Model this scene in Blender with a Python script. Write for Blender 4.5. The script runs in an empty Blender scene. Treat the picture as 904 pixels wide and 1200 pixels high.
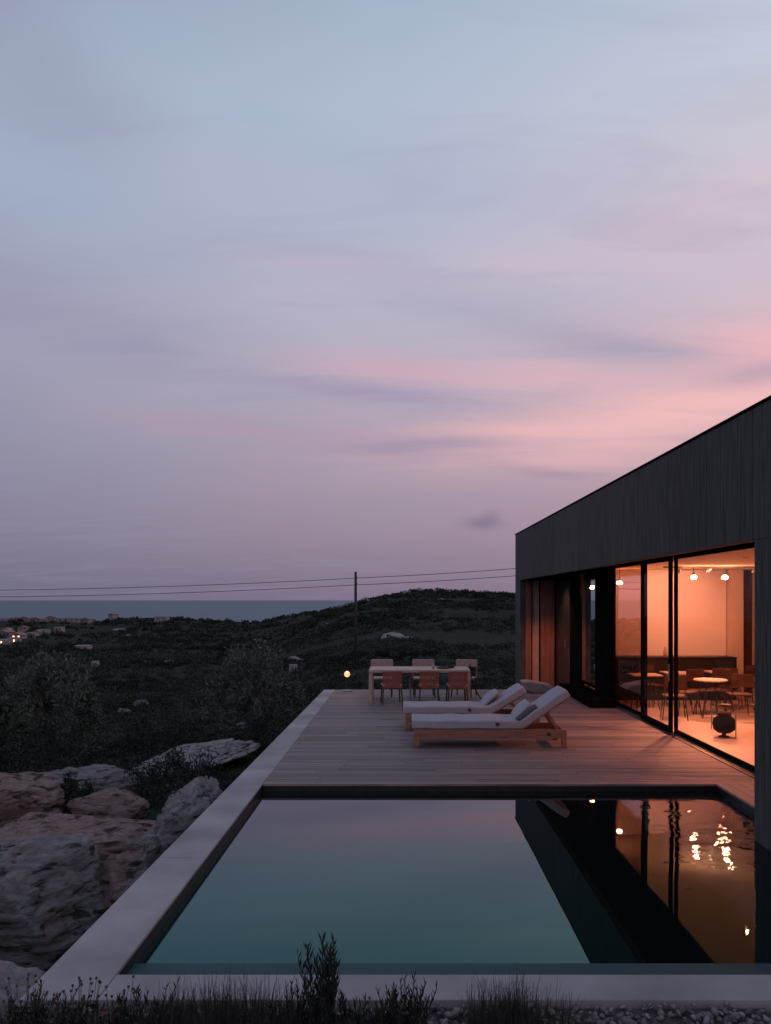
import bpy, bmesh, math, random
import numpy as np
from mathutils import Vector, Matrix, noise
R = math.radians
rnd = random.Random(7)
S = bpy.context.scene
C = S.collection
F, VX, VY, H = 900.0, 474.0, 703.0, 2.3       # focal length and vanishing point in photo pixels, eye height

def at(px, py, Y):
    return Vector(((px - VX) * Y / F, Y, H - (py - VY) * Y / F))

# ------------------------------------------------------------------ helpers
class MB:
    def __init__(s): s.v = []; s.f = []
    def add(s, vs, fs):
        o = len(s.v); s.v += [tuple(v) for v in vs]; s.f += [tuple(i + o for i in f) for f in fs]; return s
    def box(s, x0, x1, y0, y1, z0, z1, M=None):
        vs = [Vector((x, y, z)) for z in (z0, z1) for x, y in ((x0, y0), (x1, y0), (x1, y1), (x0, y1))]
        if M: vs = [M @ v for v in vs]
        return s.add(vs, [(0, 3, 2, 1), (4, 5, 6, 7), (0, 1, 5, 4), (1, 2, 6, 5), (2, 3, 7, 6), (3, 0, 4, 7)])
    def bar(s, a, b, w, h=None):
        a = Vector(a); b = Vector(b); h = h or w; d = (b - a); L = d.length; d.normalize()
        up = Vector((0, 0, 1)) if abs(d.z) < .95 else Vector((0, 1, 0))
        x = d.cross(up).normalized(); z = x.cross(d)
        vs = []
        for p in (a, b):
            for i, j in ((-1, -1), (1, -1), (1, 1), (-1, 1)): vs.append(p + x * i * w / 2 + z * j * h / 2)
        return s.add(vs, [(0, 1, 2, 3), (7, 6, 5, 4), (0, 4, 5, 1), (1, 5, 6, 2), (2, 6, 7, 3), (3, 7, 4, 0)])
    def tube(s, pts, rad, n=8):
        pts = [Vector(p) for p in pts]; m = len(pts); rs = rad if hasattr(rad, '__len__') else [rad] * m
        vs = []; fs = []
        for k, p in enumerate(pts):
            d = (pts[min(k + 1, m - 1)] - pts[max(k - 1, 0)]).normalized()
            up = Vector((0, 0, 1)) if abs(d.z) < .9 else Vector((0, 1, 0))
            x = d.cross(up).normalized(); y = x.cross(d)
            for i in range(n):
                a = 2 * math.pi * i / n; vs.append(p + (x * math.cos(a) + y * math.sin(a)) * rs[k])
        for k in range(m - 1):
            for i in range(n):
                j = (i + 1) % n; fs.append((k * n + i, k * n + j, (k + 1) * n + j, (k + 1) * n + i))
        fs.append(tuple(range(n - 1, -1, -1))); fs.append(tuple((m - 1) * n + i for i in range(n)))
        return s.add(vs, fs)
    def lathe(s, prof, c=(0, 0, 0), n=24):
        vs = []; fs = []; m = len(prof)
        for r, z in prof:
            for i in range(n):
                a = 2 * math.pi * i / n; vs.append((c[0] + r * math.cos(a), c[1] + r * math.sin(a), c[2] + z))
        for k in range(m - 1):
            for i in range(n):
                j = (i + 1) % n; fs.append((k * n + i, k * n + j, (k + 1) * n + j, (k + 1) * n + i))
        fs.append(tuple(range(n - 1, -1, -1))); fs.append(tuple((m - 1) * n + i for i in range(n)))
        return s.add(vs, fs)
    def prism(s, prof, y0, y1):                   # prof: (x,z) list, extruded along y
        n = len(prof); vs = [(x, y0, z) for x, z in prof] + [(x, y1, z) for x, z in prof]
        fs = [tuple(range(n)), tuple(range(2 * n - 1, n - 1, -1))] + [(i, n + i, n + (i + 1) % n, (i + 1) % n) for i in range(n)]
        return s.add(vs, fs)
    def build(s, name, mat, parent=None, smooth=False, bevel=0, seg=2, sub=0):
        me = bpy.data.meshes.new(name); me.from_pydata([tuple(v) for v in s.v], [], s.f)
        bm = bmesh.new(); bm.from_mesh(me); bmesh.ops.recalc_face_normals(bm, faces=bm.faces); bm.to_mesh(me); bm.free()
        me.materials.append(mat)
        o = bpy.data.objects.new(name, me); C.objects.link(o)
        if parent: o.parent = parent
        if bevel:
            b = o.modifiers.new('b', 'BEVEL'); b.width = bevel; b.segments = seg; b.limit_method = 'ANGLE'; b.angle_limit = R(35)
            smooth = True
        if sub:
            b = o.modifiers.new('s', 'SUBSURF'); b.levels = b.render_levels = sub
        if smooth:
            me.polygons.foreach_set('use_smooth', [True] * len(me.polygons))
            if bevel:
                w = o.modifiers.new('w', 'WEIGHTED_NORMAL'); w.keep_sharp = True
        return o

def tag(o, label=None, cat=None, group=None, kind=None):
    if label: o['label'] = label
    if cat: o['category'] = cat
    if group: o['group'] = group
    if kind: o['kind'] = kind
    return o
def empty(name, loc, rz=0, **k):
    o = bpy.data.objects.new(name, None); C.objects.link(o); o.location = loc; o.rotation_euler = (0, 0, rz); o.empty_display_size = .1
    return tag(o, **k)
def dup(root, loc, rz, label, group=None):
    def cp(o, parent):
        c = o.copy(); C.objects.link(c); c.parent = parent
        for ch in o.children: 
            if ch not in made: cp_list.append((ch, c))
        return c
    made = set(); cp_list = []
    r = cp(root, None); r.location = loc; r.rotation_euler = (0, 0, rz); r['label'] = label
    if group: r['group'] = group
    while cp_list:
        ch, p = cp_list.pop(0); cp(ch, p)
    return r
def quads(name, V, mat, parent=None, n=4):        # V: (k*n,3) array of separate n-gons
    me = bpy.data.meshes.new(name); k = len(V) // n
    me.vertices.add(k * n); me.vertices.foreach_set('co', np.asarray(V, dtype=np.float32).ravel())
    me.loops.add(k * n); me.loops.foreach_set('vertex_index', np.arange(k * n, dtype=np.int32))
    me.polygons.add(k); me.polygons.foreach_set('loop_start', np.arange(0, k * n, n, dtype=np.int32))
    me.update(calc_edges=True); me.materials.append(mat)
    o = bpy.data.objects.new(name, me); C.objects.link(o)
    if parent: o.parent = parent
    return o
nr = np.random.default_rng(5)
def leaves(P, length, width, up=0.0, rs=nr):      # P (k,3) leaf positions -> rhombic leaves
    k = len(P); d = rs.normal(size=(k, 3)); d[:, 2] += up; d /= np.linalg.norm(d, axis=1)[:, None]
    e = rs.normal(size=(k, 3)); e = np.cross(d, e); e /= np.linalg.norm(e, axis=1)[:, None]
    L = (length * rs.uniform(.6, 1.3, k))[:, None] if np.isscalar(length) else (length * rs.uniform(.6, 1.3, k))[:, None]
    W = L * width
    V = np.stack([P, P + d * L * .5 + e * W * .5, P + d * L, P + d * L * .5 - e * W * .5], 1)
    return V.reshape(-1, 3)

# ------------------------------------------------------------------ materials
def nodes(name):
    m = bpy.data.materials.new(name); m.use_nodes = True; nt = m.node_tree; b = nt.nodes['Principled BSDF']
    return m, nt, b
def mat(name, col, rough=.6, var=.15, scale=8, bump=0, metal=0, stretch=(1, 1, 1), spec=None, col2=None, detail=6, isl=0, coord='Object'):
    m, nt, b = nodes(name); N = nt.nodes; L = nt.links
    tc = N.new('ShaderNodeTexCoord'); mp = N.new('ShaderNodeMapping'); mp.inputs['Scale'].default_value = stretch
    nz = N.new('ShaderNodeTexNoise'); nz.inputs['Scale'].default_value = scale; nz.inputs['Detail'].default_value = detail
    if coord == 'World':
        g = N.new('ShaderNodeNewGeometry'); L.new(g.outputs['Position'], mp.inputs[0])
    else: L.new(tc.outputs[coord], mp.inputs[0])
    L.new(mp.outputs[0], nz.inputs['Vector'])
    r = N.new('ShaderNodeValToRGB'); e = r.color_ramp.elements
    c2 = col2 or tuple(min(1, c * (1 + var)) for c in col); c1 = tuple(c * (1 - var) for c in col)
    e[0].position = .32; e[1].position = .68; e[0].color = (*c1, 1); e[1].color = (*c2, 1)
    L.new(nz.outputs['Fac'], r.inputs[0]); out = r.outputs[0]
    if isl:
        g = N.new('ShaderNodeNewGeometry'); mr = N.new('ShaderNodeMapRange'); L.new(g.outputs['Random Per Island'], mr.inputs[0])
        mr.inputs[3].default_value = 1 - isl; mr.inputs[4].default_value = 1 + isl
        mx = N.new('ShaderNodeVectorMath'); mx.operation = 'SCALE'; L.new(out, mx.inputs[0]); L.new(mr.outputs[0], mx.inputs['Scale']); out = mx.outputs[0]
    L.new(out, b.inputs['Base Color'])
    b.inputs['Roughness'].default_value = rough; b.inputs['Metallic'].default_value = metal
    if spec is not None: b.inputs['Specular IOR Level'].default_value = spec
    if bump:
        bp = N.new('ShaderNodeBump'); bp.inputs['Strength'].default_value = bump; bp.inputs['Distance'].default_value = .02
        L.new(nz.outputs['Fac'], bp.inputs['Height']); L.new(bp.outputs[0], b.inputs['Normal'])
    return m
def emit(name, col, st):
    m, nt, b = nodes(name); b.inputs['Emission Color'].default_value = (*col, 1); b.inputs['Emission Strength'].default_value = st
    b.inputs['Base Color'].default_value = (.8, .8, .8, 1); return m
def glass(name, tint, refl, base=.0):
    m, nt, b = nodes(name); N = nt.nodes; L = nt.links; N.remove(b)
    t = N.new('ShaderNodeBsdfTransparent'); t.inputs[0].default_value = (*tint, 1)
    g = N.new('ShaderNodeBsdfGlossy'); g.inputs['Roughness'].default_value = 0.0; g.inputs[0].default_value = (.95, .95, .95, 1)
    fr = N.new('ShaderNodeFresnel'); fr.inputs[0].default_value = 1.5
    ma = N.new('ShaderNodeMath'); ma.operation = 'MULTIPLY_ADD'; ma.inputs[1].default_value = refl; ma.inputs[2].default_value = base; ma.use_clamp = True
    L.new(fr.outputs[0], ma.inputs[0]); ge = N.new('ShaderNodeNewGeometry'); inv = N.new('ShaderNodeMath'); inv.operation = 'SUBTRACT'; inv.inputs[0].default_value = 1; L.new(ge.outputs['Backfacing'], inv.inputs[1])
    mu = N.new('ShaderNodeMath'); mu.operation = 'MULTIPLY'; L.new(ma.outputs[0], mu.inputs[0]); L.new(inv.outputs[0], mu.inputs[1])     # one reflection per pane
    mx = N.new('ShaderNodeMixShader'); L.new(mu.outputs[0], mx.inputs[0])
    L.new(t.outputs[0], mx.inputs[1]); L.new(g.outputs[0], mx.inputs[2]); L.new(mx.outputs[0], N['Material Output'].inputs[0])
    return m

M = {}
M['fascia'] = mat('dark stained cladding', (.068, .067, .060), .75, .45, 5, .25, stretch=(1, 5, .35), isl=.10, spec=.2)
M['black'] = mat('black metal', (.008, .008, .008), .6, .3, 6, .05, spec=.0)
M['pooltile'] = mat('dark pool wall', (.018, .019, .019), .45, .35, 9, .15)
M['concrete'] = mat('pale concrete coping', (.31, .28, .29), .8, .30, 1.1, .2, detail=15)
M['deck'] = mat('weathered deck boards', (.19, .142, .138), .62, .32, 6, .25, stretch=(.25, 9, 1), isl=.3, spec=.3)
M['wood'] = mat('teak frame', (.30, .135, .09), .55, .25, 9, .1, stretch=(.3, 4, 4))
M['rustwood'] = mat('rust coloured timber', (.30, .115, .075), .6, .2, 6, .1, stretch=(3, 3, .3), isl=.06)
M['cushion'] = mat('white cushion fabric', (.40, .365, .395), .95, .05, 30, .15, spec=.1)
M['cushedge'] = mat('cushion piping', (.06, .055, .06), .9, .05, 30)
M['greycloth'] = mat('grey bolster fabric', (.10, .10, .11), .95, .1, 40, .1)
M['tabletop'] = mat('pale table board', (.50, .34, .28), .6, .12, 6, .05, stretch=(.4, 6, 1))
M['woven'] = mat('woven rust seat back', (.31, .10, .062), .8, .3, 40, .4, stretch=(3, 3, 1))
M['seatpale'] = mat('pale chair seat', (.42, .28, .26), .8, .1, 20, .1)
M['darkmetal'] = mat('dark metal legs', (.03, .028, .028), .45, .2, 10)
M['plaster'] = mat('cream plaster', (.66, .53, .45), .9, .04, 1.5, .03)
M['panel'] = mat('cream wall panel', (.70, .60, .58), .7, .03, 1.5)
M['ceil'] = mat('ceiling plaster', (.72, .60, .50), .9, .03, 2)
M['intfloor'] = mat('polished interior floor', (.58, .44, .36), .35, .12, 1.3, .02, detail=10)
M['cabinet'] = mat('black kitchen cabinet', (.012, .01, .01), .45, .2, 6)
M['curtain'] = mat('dark curtain', (.06, .025, .02), .9, .2, 10)
M['globe'] = emit('lamp glass', (1, .36, .17), 330)
M['lens'] = emit('spot lens', (1, .6, .4), 30)
M['rock'] = None
M['pebble'] = mat('grey pebble', (.17, .145, .15), .85, .3, 14, .2, isl=.5)
M['gravel'] = mat('gravel earth', (.07, .062, .06), .95, .4, 30, .4)
M['bark'] = mat('tree bark', (.05, .04, .035), .9, .3, 12, .4, stretch=(3, 3, .6))
M['leaf'] = mat('grey green leaves', (.060, .078, .058), .8, .4, 1.2, isl=.45, spec=.15)
M['leafpale'] = mat('pale olive leaves', (.088, .102, .085), .8, .4, 1.2, isl=.5, spec=.15)
M['leaf2'] = mat('dark leaves', (.030, .038, .034), .8, .45, 1.5, isl=.5, spec=.1)
M['stem'] = mat('dry stems', (.045, .040, .036), .9, .3, 8, isl=.4, spec=.1)
M['bloom'] = mat('dried pink flower heads', (.07, .035, .032), .9, .3, 20)
M['hutwhite'] = mat('whitewashed wall', (.24, .215, .22), .9, .1, .6)
M['hutroof'] = mat('clay roof tiles', (.24, .16, .15), .9, .2, 2)
M['hutdark'] = mat('dark window pane', (.03, .035, .045), .3, .1, 2)  # plain dark tone of the distant window panes
M['polewood'] = mat('old pole timber', (.035, .03, .03), .9, .3, 6, .2, stretch=(4, 4, .4))
M['ceramic'] = mat('black cast iron', (.010, .008, .008), .9, .2, 12, .05, spec=.05)
M['lamppost'] = mat('lamp post metal', (.25, .24, .26), .5, .1, 12)
M['scrub'] = mat('hillside scrub', (.020, .029, .024), .95, .5, .07, isl=.5, spec=.05, coord='World', col2=(.052, .062, .050))
G1 = glass('clear glazing', (.97, .96, .95), .45)
G2 = glass('darkened glazing', (.80, .70, .66), 1.9, .05)
G3 = glass('far dark glazing', (.70, .64, .60), 2.2, .08)

def rockmat(name, grey, red, amt, sc=1.6, dark=.22):
    m, nt, b = nodes(name); N = nt.nodes; L = nt.links
    g = N.new('ShaderNodeNewGeometry')
    n1 = N.new('ShaderNodeTexNoise'); n1.inputs['Scale'].default_value = sc; n1.inputs['Detail'].default_value = 8
    n2 = N.new('ShaderNodeTexNoise'); n2.inputs['Scale'].default_value = sc * 5; n2.inputs['Detail'].default_value = 12; n2.inputs['Roughness'].default_value = .7
    n3 = N.new('ShaderNodeTexVoronoi'); n3.inputs['Scale'].default_value = sc * 6; n3.inputs['Randomness'].default_value = 1
    n4 = N.new('ShaderNodeTexNoise'); n4.inputs['Scale'].default_value = sc * 2.2; n4.inputs['Distortion'].default_value = .5; n4.inputs['Detail'].default_value = 10
    st = N.new('ShaderNodeMapping'); st.inputs['Scale'].default_value = (.8, .8, 3.2); st.inputs['Rotation'].default_value = (.16, .1, 0); L.new(g.outputs['Position'], st.inputs[0])
    L.new(g.outputs['Position'], n1.inputs['Vector'])
    for n in (n2, n4): L.new(st.outputs[0], n.inputs['Vector'])
    mp = N.new('ShaderNodeVectorMath'); mp.operation = 'MULTIPLY_ADD'; mp.inputs[1].default_value = (.6, .6, .6)
    L.new(n2.outputs['Color'], mp.inputs[0]); L.new(g.outputs['Position'], mp.inputs[2]); L.new(mp.outputs[0], n3.inputs['Vector'])
    r1 = N.new('ShaderNodeValToRGB'); e = r1.color_ramp.elements; e[0].position = 1 - amt - .08; e[1].position = 1 - amt + .08
    e[0].color = (*grey, 1); e[1].color = (*red, 1); L.new(n1.outputs['Fac'], r1.inputs[0])
    r2 = N.new('ShaderNodeValToRGB'); e = r2.color_ramp.elements; e[0].position = .36; e[1].position = .47
    e[0].color = (dark, dark, dark, 1); e[1].color = (1.1, 1.1, 1.1, 1); L.new(n4.outputs['Fac'], r2.inputs[0])
    mx = N.new('ShaderNodeMix'); mx.data_type = 'RGBA'; mx.blend_type = 'MULTIPLY'; mx.inputs[0].default_value = 1
    L.new(r1.outputs[0], mx.inputs[6]); L.new(r2.outputs[0], mx.inputs[7])
    r3 = N.new('ShaderNodeValToRGB'); e = r3.color_ramp.elements; e[0].position = .35; e[1].position = .62
    e[0].color = (.6, .6, .6, 1); e[1].color = (1.15, 1.15, 1.15, 1); L.new(n2.outputs['Fac'], r3.inputs[0])
    mx2 = N.new('ShaderNodeMix'); mx2.data_type = 'RGBA'; mx2.blend_type = 'MULTIPLY'; mx2.inputs[0].default_value = 1
    L.new(mx.outputs[2], mx2.inputs[6]); L.new(r3.outputs[0], mx2.inputs[7]); L.new(mx2.outputs[2], b.inputs['Base Color'])
    b.inputs['Roughness'].default_value = .95; b.inputs['Specular IOR Level'].default_value = .15
    ad = N.new('ShaderNodeMath'); ad.operation = 'ADD'; L.new(n2.outputs['Fac'], ad.inputs[0]); L.new(n3.outputs[0], ad.inputs[1])
    bp = N.new('ShaderNodeBump'); bp.inputs['Strength'].default_value = .9; bp.inputs['Distance'].default_value = .09
    L.new(ad.outputs[0], bp.inputs['Height']); L.new(bp.outputs[0], b.inputs['Normal'])
    return m
RG = rockmat('grey limestone', (.47, .44, .455), (.42, .30, .29), .36, sc=2.2)
RR = rockmat('reddish limestone', (.47, .39, .40), (.46, .31, .295), .62, sc=2.2)
RP = rockmat('pale limestone', (.58, .50, .53), (.55, .42, .41), .3, dark=.75)
RF = rockmat('far pale limestone', (.24, .235, .245), (.21, .19, .19), .3, sc=.3, dark=.3)

# water: mirror-like surface over a dark basin; reflectance and tint follow the angle of incidence
def watermat():
    m, nt, b = nodes('pool water'); N = nt.nodes; L = nt.links
    lw = N.new('ShaderNodeLayerWeight'); lw.inputs['Blend'].default_value = .5      # facing: 1 - cos
    r = N.new('ShaderNodeValToRGB'); e = r.color_ramp.elements
    e[0].position = .52; e[0].color = (.035, .085, .088, 1)
    e[1].position = .80; e[1].color = (.33, .30, .33, 1)
    k = e.new(.60); k.color = (.075, .150, .148, 1)
    k = e.new(.66); k.color = (.125, .190, .200, 1)
    k = e.new(.73); k.color = (.215, .235, .262, 1)
    L.new(lw.outputs['Facing'], r.inputs[0])
    g = N.new('ShaderNodeBsdfGlossy'); g.inputs['Roughness'].default_value = .015; L.new(r.outputs[0], g.inputs[0])
    d = N.new('ShaderNodeBsdfDiffuse'); d.inputs[0].default_value = (.003, .006, .006, 1)
    a = N.new('ShaderNodeAddShader'); L.new(g.outputs[0], a.inputs[0]); L.new(d.outputs[0], a.inputs[1]); L.new(a.outputs[0], N['Material Output'].inputs[0])
    ge = N.new('ShaderNodeNewGeometry'); mp = N.new('ShaderNodeMapping'); mp.inputs['Scale'].default_value = (1.0, 1.6, 1)
    L.new(ge.outputs['Position'], mp.inputs[0]); n = N.new('ShaderNodeTexNoise'); n.inputs['Scale'].default_value = .7; n.inputs['Detail'].default_value = 1
    L.new(mp.outputs[0], n.inputs['Vector'])
    n2 = N.new('ShaderNodeTexNoise'); n2.inputs['Scale'].default_value = 2.5; n2.inputs['Detail'].default_value = 4; n2.inputs['Distortion'].default_value = .6; L.new(mp.outputs[0], n2.inputs['Vector'])
    sp = N.new('ShaderNodeSeparateXYZ'); L.new(ge.outputs['Position'], sp.inputs[0])       # a breath of wind by the house wall
    mr = N.new('ShaderNodeMapRange'); mr.interpolation_type = 'SMOOTHSTEP'; mr.inputs[1].default_value = 2.3; mr.inputs[2].default_value = 3.3; mr.inputs[3].default_value = 0; mr.inputs[4].default_value = 2.3; L.new(sp.outputs[0], mr.inputs[0])
    m1 = N.new('ShaderNodeMath'); m1.operation = 'MULTIPLY'; L.new(n2.outputs['Fac'], m1.inputs[0]); L.new(mr.outputs[0], m1.inputs[1])
    m2 = N.new('ShaderNodeMath'); m2.operation = 'ADD'; L.new(m1.outputs[0], m2.inputs[0]); L.new(n.outputs['Fac'], m2.inputs[1])
    bp = N.new('ShaderNodeBump'); bp.inputs['Strength'].default_value = .12; bp.inputs['Distance'].default_value = .03
    dm = N.new('ShaderNodeMath'); dm.operation = 'MULTIPLY'; dm.inputs[1].default_value = .18; L.new(n.outputs['Fac'], dm.inputs[0]); L.new(dm.outputs[0], m2.inputs[1])
    L.new(m2.outputs[0], bp.inputs['Height']); L.new(bp.outputs[0], g.inputs['Normal'])
    return m
M['water'] = watermat()
def seamat():
    m, nt, b = nodes('sea water'); N = nt.nodes; L = nt.links
    b.inputs['Base Color'].default_value = (.05, .10, .14, 1); b.inputs['Roughness'].default_value = .55; b.inputs['Specular IOR Level'].default_value = .35
    ge = N.new('ShaderNodeNewGeometry'); n = N.new('ShaderNodeTexNoise'); n.inputs['Scale'].default_value = .01; n.inputs['Detail'].default_value = 6
    L.new(ge.outputs['Position'], n.inputs['Vector']); bp = N.new('ShaderNodeBump'); bp.inputs['Strength'].default_value = .4; bp.inputs['Distance'].default_value = 6
    L.new(n.outputs['Fac'], bp.inputs['Height']); L.new(bp.outputs[0], b.inputs['Normal'])
    return m
M['sea'] = seamat()

# ------------------------------------------------------------------ terrain
def lerp(x, xs, ys): return float(np.interp(x, xs, ys))
CU = [(-80, 727), (0, 727), (60, 729), (110, 731), (125, 727), (140, 724), (200, 724), (250, 727), (300, 729), (340, 722), (395, 714), (440, 702), (490, 692), (540, 693), (600, 695), (700, 697), (900, 700)]
CX = [(a - VX) / F for a, b in CU]; CY = [b for a, b in CU]
RK = [0, 8, 12, 20, 40, 80, 150, 260]
ZL = [-1.35, -1.35, -1.30, -1.75, -3.7, -6.6, -9.6, -11.0]
ZR = [-1.35, -1.4, -1.6, -2.0, -3.1, -3.6, -3.2, 1.2]
def fbm(x, y, s, o=5): return noise.fractal(Vector((x * s, y * s, 3.1)), 1.0, 2.0, o)
def height(X, Y):
    r = math.hypot(X, Y); th = math.atan2(X, Y); th = max(-1.1, min(1.1, th)); u = math.tan(th)
    c = math.cos(th); yc = lerp(u, CX, CY)
    w = min(1, max(0, (u + .22) / .2)); w = w * w * (3 - 2 * w)
    D = 480 * (1 - w) + 400 * w
    zc = H - (yc - VY) * D * c / F
    xs = RK + [D, D * 1.5, D * 2.2]
    zl = [a * (1 - w) + b * w for a, b in zip(ZL, ZR)] + [zc, zc - 22, -75]
    z = lerp(r, xs, zl)
    a = min(1, max(0, (r - 11) / 25))
    amp = min(r * .006, .8) * a
    if r < D * 1.05: 
        k = 1 if r < D * .8 else .35
        z += k * amp * (fbm(X, Y, .05) + 2.2 * fbm(X + 50, Y, .012, 3))
    z += .10 * fbm(X, Y, .7, 4) * min(1, r / 8)
    return z
def terrain():
    rs = [0.01, 3, 5, 6, 7]; r = 8.0
    while r < 1300: rs.append(r); r *= 1.022
    ths = [R(a) for a in np.arange(-42, 30, .28)]
    lo = [R(a) for a in np.arange(-180, -42, 4)]; hi = [R(a) for a in np.arange(30, 180, 4)]
    ths = lo + ths + hi; n = len(ths)
    vs = [(rr * math.sin(t), rr * math.cos(t), height(rr * math.sin(t), rr * math.cos(t))) for rr in rs for t in ths]
    fs = [(k * n + i, k * n + (i + 1) % n, (k + 1) * n + (i + 1) % n, (k + 1) * n + i) for k in range(len(rs) - 1) for i in range(n)]
    mb = MB(); mb.v = vs; mb.f = fs
    m, nt, b = nodes('hill ground'); N = nt.nodes; L = nt.links
    g = N.new('ShaderNodeNewGeometry'); n1 = N.new('ShaderNodeTexNoise'); n1.inputs['Scale'].default_value = .06; n1.inputs['Detail'].default_value = 14; n1.inputs['Roughness'].default_value = .7
    L.new(g.outputs['Position'], n1.inputs['Vector']); rp = N.new('ShaderNodeValToRGB'); e = rp.color_ramp.elements
    e[0].position = .38; e[0].color = (.020, .027, .022, 1); e[1].position = .66; e[1].color = (.050, .050, .043, 1)
    k = e.new(.60); k.color = (.028, .032, .026, 1); k = e.new(.72); k.color = (.13, .12, .12, 1)
    L.new(n1.outputs['Fac'], rp.inputs[0]); L.new(rp.outputs[0], b.inputs['Base Color']); b.inputs['Roughness'].default_value = 1; b.inputs['Specular IOR Level'].default_value = .05
    n2 = N.new('ShaderNodeTexNoise'); n2.inputs['Scale'].default_value = .5; n2.inputs['Detail'].default_value = 10; L.new(g.outputs['Position'], n2.inputs['Vector'])
    bp = N.new('ShaderNodeBump'); bp.inputs['Distance'].default_value = 1.0; bp.inputs['Strength'].default_value = .8; L.new(n2.outputs['Fac'], bp.inputs['Height']); L.new(bp.outputs[0], b.inputs['Normal'])
    return tag(mb.build('hillside_terrain', m, smooth=True), kind='structure')
terrain()
tag(MB().add([(-90000, -90000, -60), (90000, -90000, -60), (90000, 90000, -60), (-90000, 90000, -60)], [(0, 1, 2, 3)]).build('sea', M['sea']), kind='structure')

# scrub (nobody could count it)
def scrub():
    P = []; Ls = []
    n = 15000
    for i in range(n):
        r = math.exp(rnd.uniform(math.log(11.5), math.log(470))); th = R(rnd.uniform(-34, 14) if rnd.random() < .93 else rnd.uniform(-70, 40))
        X = r * math.sin(th); Y = r * math.cos(th)
        if X > -3.0 and Y < 26 and X < 22: continue
        if X < -3 and Y < 13.2: continue
        if fbm(X, Y, .10 if Y < 60 else .03, 4) < -.24: continue
        if X / Y < -.37 and r > 215 and rnd.random() < .6: continue
        if X < -3.6 and X > -6.6 and 17 < Y < 20.6: continue
        z = height(X, Y); s = (.25 + min(r, 260) * .0055) * rnd.uniform(.45, 1.35); hh = s * rnd.uniform(.35, .75)
        k = 46 if r < 60 else 36
        a = nr.normal(size=(k, 3)); a /= np.linalg.norm(a, axis=1)[:, None]; a[:, 2] = np.abs(a[:, 2])
        q = a * np.array([s, s, hh]) * nr.uniform(.6, 1.05, (k, 1)) + np.array([X, Y, z - .05])
        P.append(q); Ls.append(np.full(k, max(.045, r * .0027)))
    P = np.concatenate(P); Ls = np.concatenate(Ls)
    return tag(quads('scrub', leaves(P, Ls, .55, .5), M['scrub']), 'dark low maquis scrub covering the hillsides beyond the deck', 'scrub', kind='stuff')
scrub()

# ------------------------------------------------------------------ trees and bushes
def tree(name, loc, w, h, nclump, per, leafL, mt, label, cat, group=None, trunks=3, seed=1):
    rs = np.random.default_rng(seed); rr = random.Random(seed)
    t = empty(name, loc, label=label, cat=cat, group=group)
    P = []; tm = MB()
    for i in range(trunks):
        a = rr.uniform(0, 6.28); e = Vector((math.cos(a) * w * .28, math.sin(a) * w * .28, h * rr.uniform(.55, .75)))
        tm.tube([(0, 0, -.3), e * .35 + Vector((rr.uniform(-.1, .1), 0, 0)), e * .7, e], [h * .035, h * .028, h * .02, h * .008], 6)
        for j in range(4):
            s = e * rr.uniform(.4, .9); b = rr.uniform(0, 6.28)
            tm.tube([s, s + Vector((math.cos(b) * w * .14, math.sin(b) * w * .14, h * .1)), s + Vector((math.cos(b) * w * .22, math.sin(b) * w * .22, h * .24))], [h * .012, h * .008, h * .003], 5)
    for i in range(nclump):
        a = rs.uniform(0, 6.28); q = rs.uniform(0, 1) ** .5; z = rs.uniform(.12, 1)
        prof = math.sin(min(1, (z + .18)) * math.pi * .80) ** .7
        c = np.array([math.cos(a) * q * w * .5 * prof, math.sin(a) * q * w * .5 * prof, z * h * (1 - .25 * q * q)])
        d = rs.uniform(.045, .11) * w
        k = int(per * rs.uniform(.5, 1.4))
        up = rs.normal(size=(k, 3)) * d * np.array([.45, .45, .75]); up[:, 2] += np.abs(rs.normal(size=k)) * d * .6
        P.append(c + up)
    P = np.concatenate(P)
    quads('crown', leaves(P, leafL, .28, 1.1, rs), mt, t)
    tm.build('trunk', M['bark'], t, smooth=True)
    return t
p = at(62, 860, 22); tree('olive_tree', (p.x, 22, height(p.x, 22)), 2.9, 2.75, 95, 120, .15, M['leafpale'], 'bushy grey green olive tree rising left of the deck below the hilltop houses', 'tree', seed=3)
p = at(-8, 860, 17); tree('olive_tree', (p.x, 17, height(p.x, 17)), 1.5, 2.05, 50, 100, .13, M['leaf'], 'narrow olive shrub cut off by the left edge of the view', 'tree', seed=4)
p = at(300, 850, 26); tree('olive_tree', (p.x, 26, height(p.x, 26)), 3.3, 2.9, 100, 120, .16, M['leafpale'], 'wide olive tree just left of the glowing globe lamp', 'tree', seed=8)
p = at(150, 880, 26)
def bush(name, px, Y, w, h, label, seed, mt=None, nc=40, per=90, L=.09, group=None):
    X = (px - VX) * Y / F
    return tree(name, (X, Y, height(X, Y)), w, h, nc, per, L, mt or M['leaf2'], label, 'bush', group, 2, seed)
bush('wild_bush', 88, 13.0, .8, .75, 'small dark bush growing out between the grey and red boulders', 21, nc=30, per=60, L=.09)
bush('wild_bush', 145, 9.0, 1.0, .45, 'low dark bush behind the big pitted grey boulder', 22, nc=30, per=70, L=.07)
bush('wild_bush', 200, 14.5, 2.2, .7, 'spreading dark bush behind the leaning boulder beside the coping', 23, nc=60)
bush('wild_bush', 318, 21.5, 2.4, .95, 'dark rounded bush close to the left edge of the deck', 24, nc=70)
bush('wild_bush', 40, 17.5, 3.2, 1.0, 'wide dark thicket in front of the big olive tree', 25, nc=80)

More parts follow.
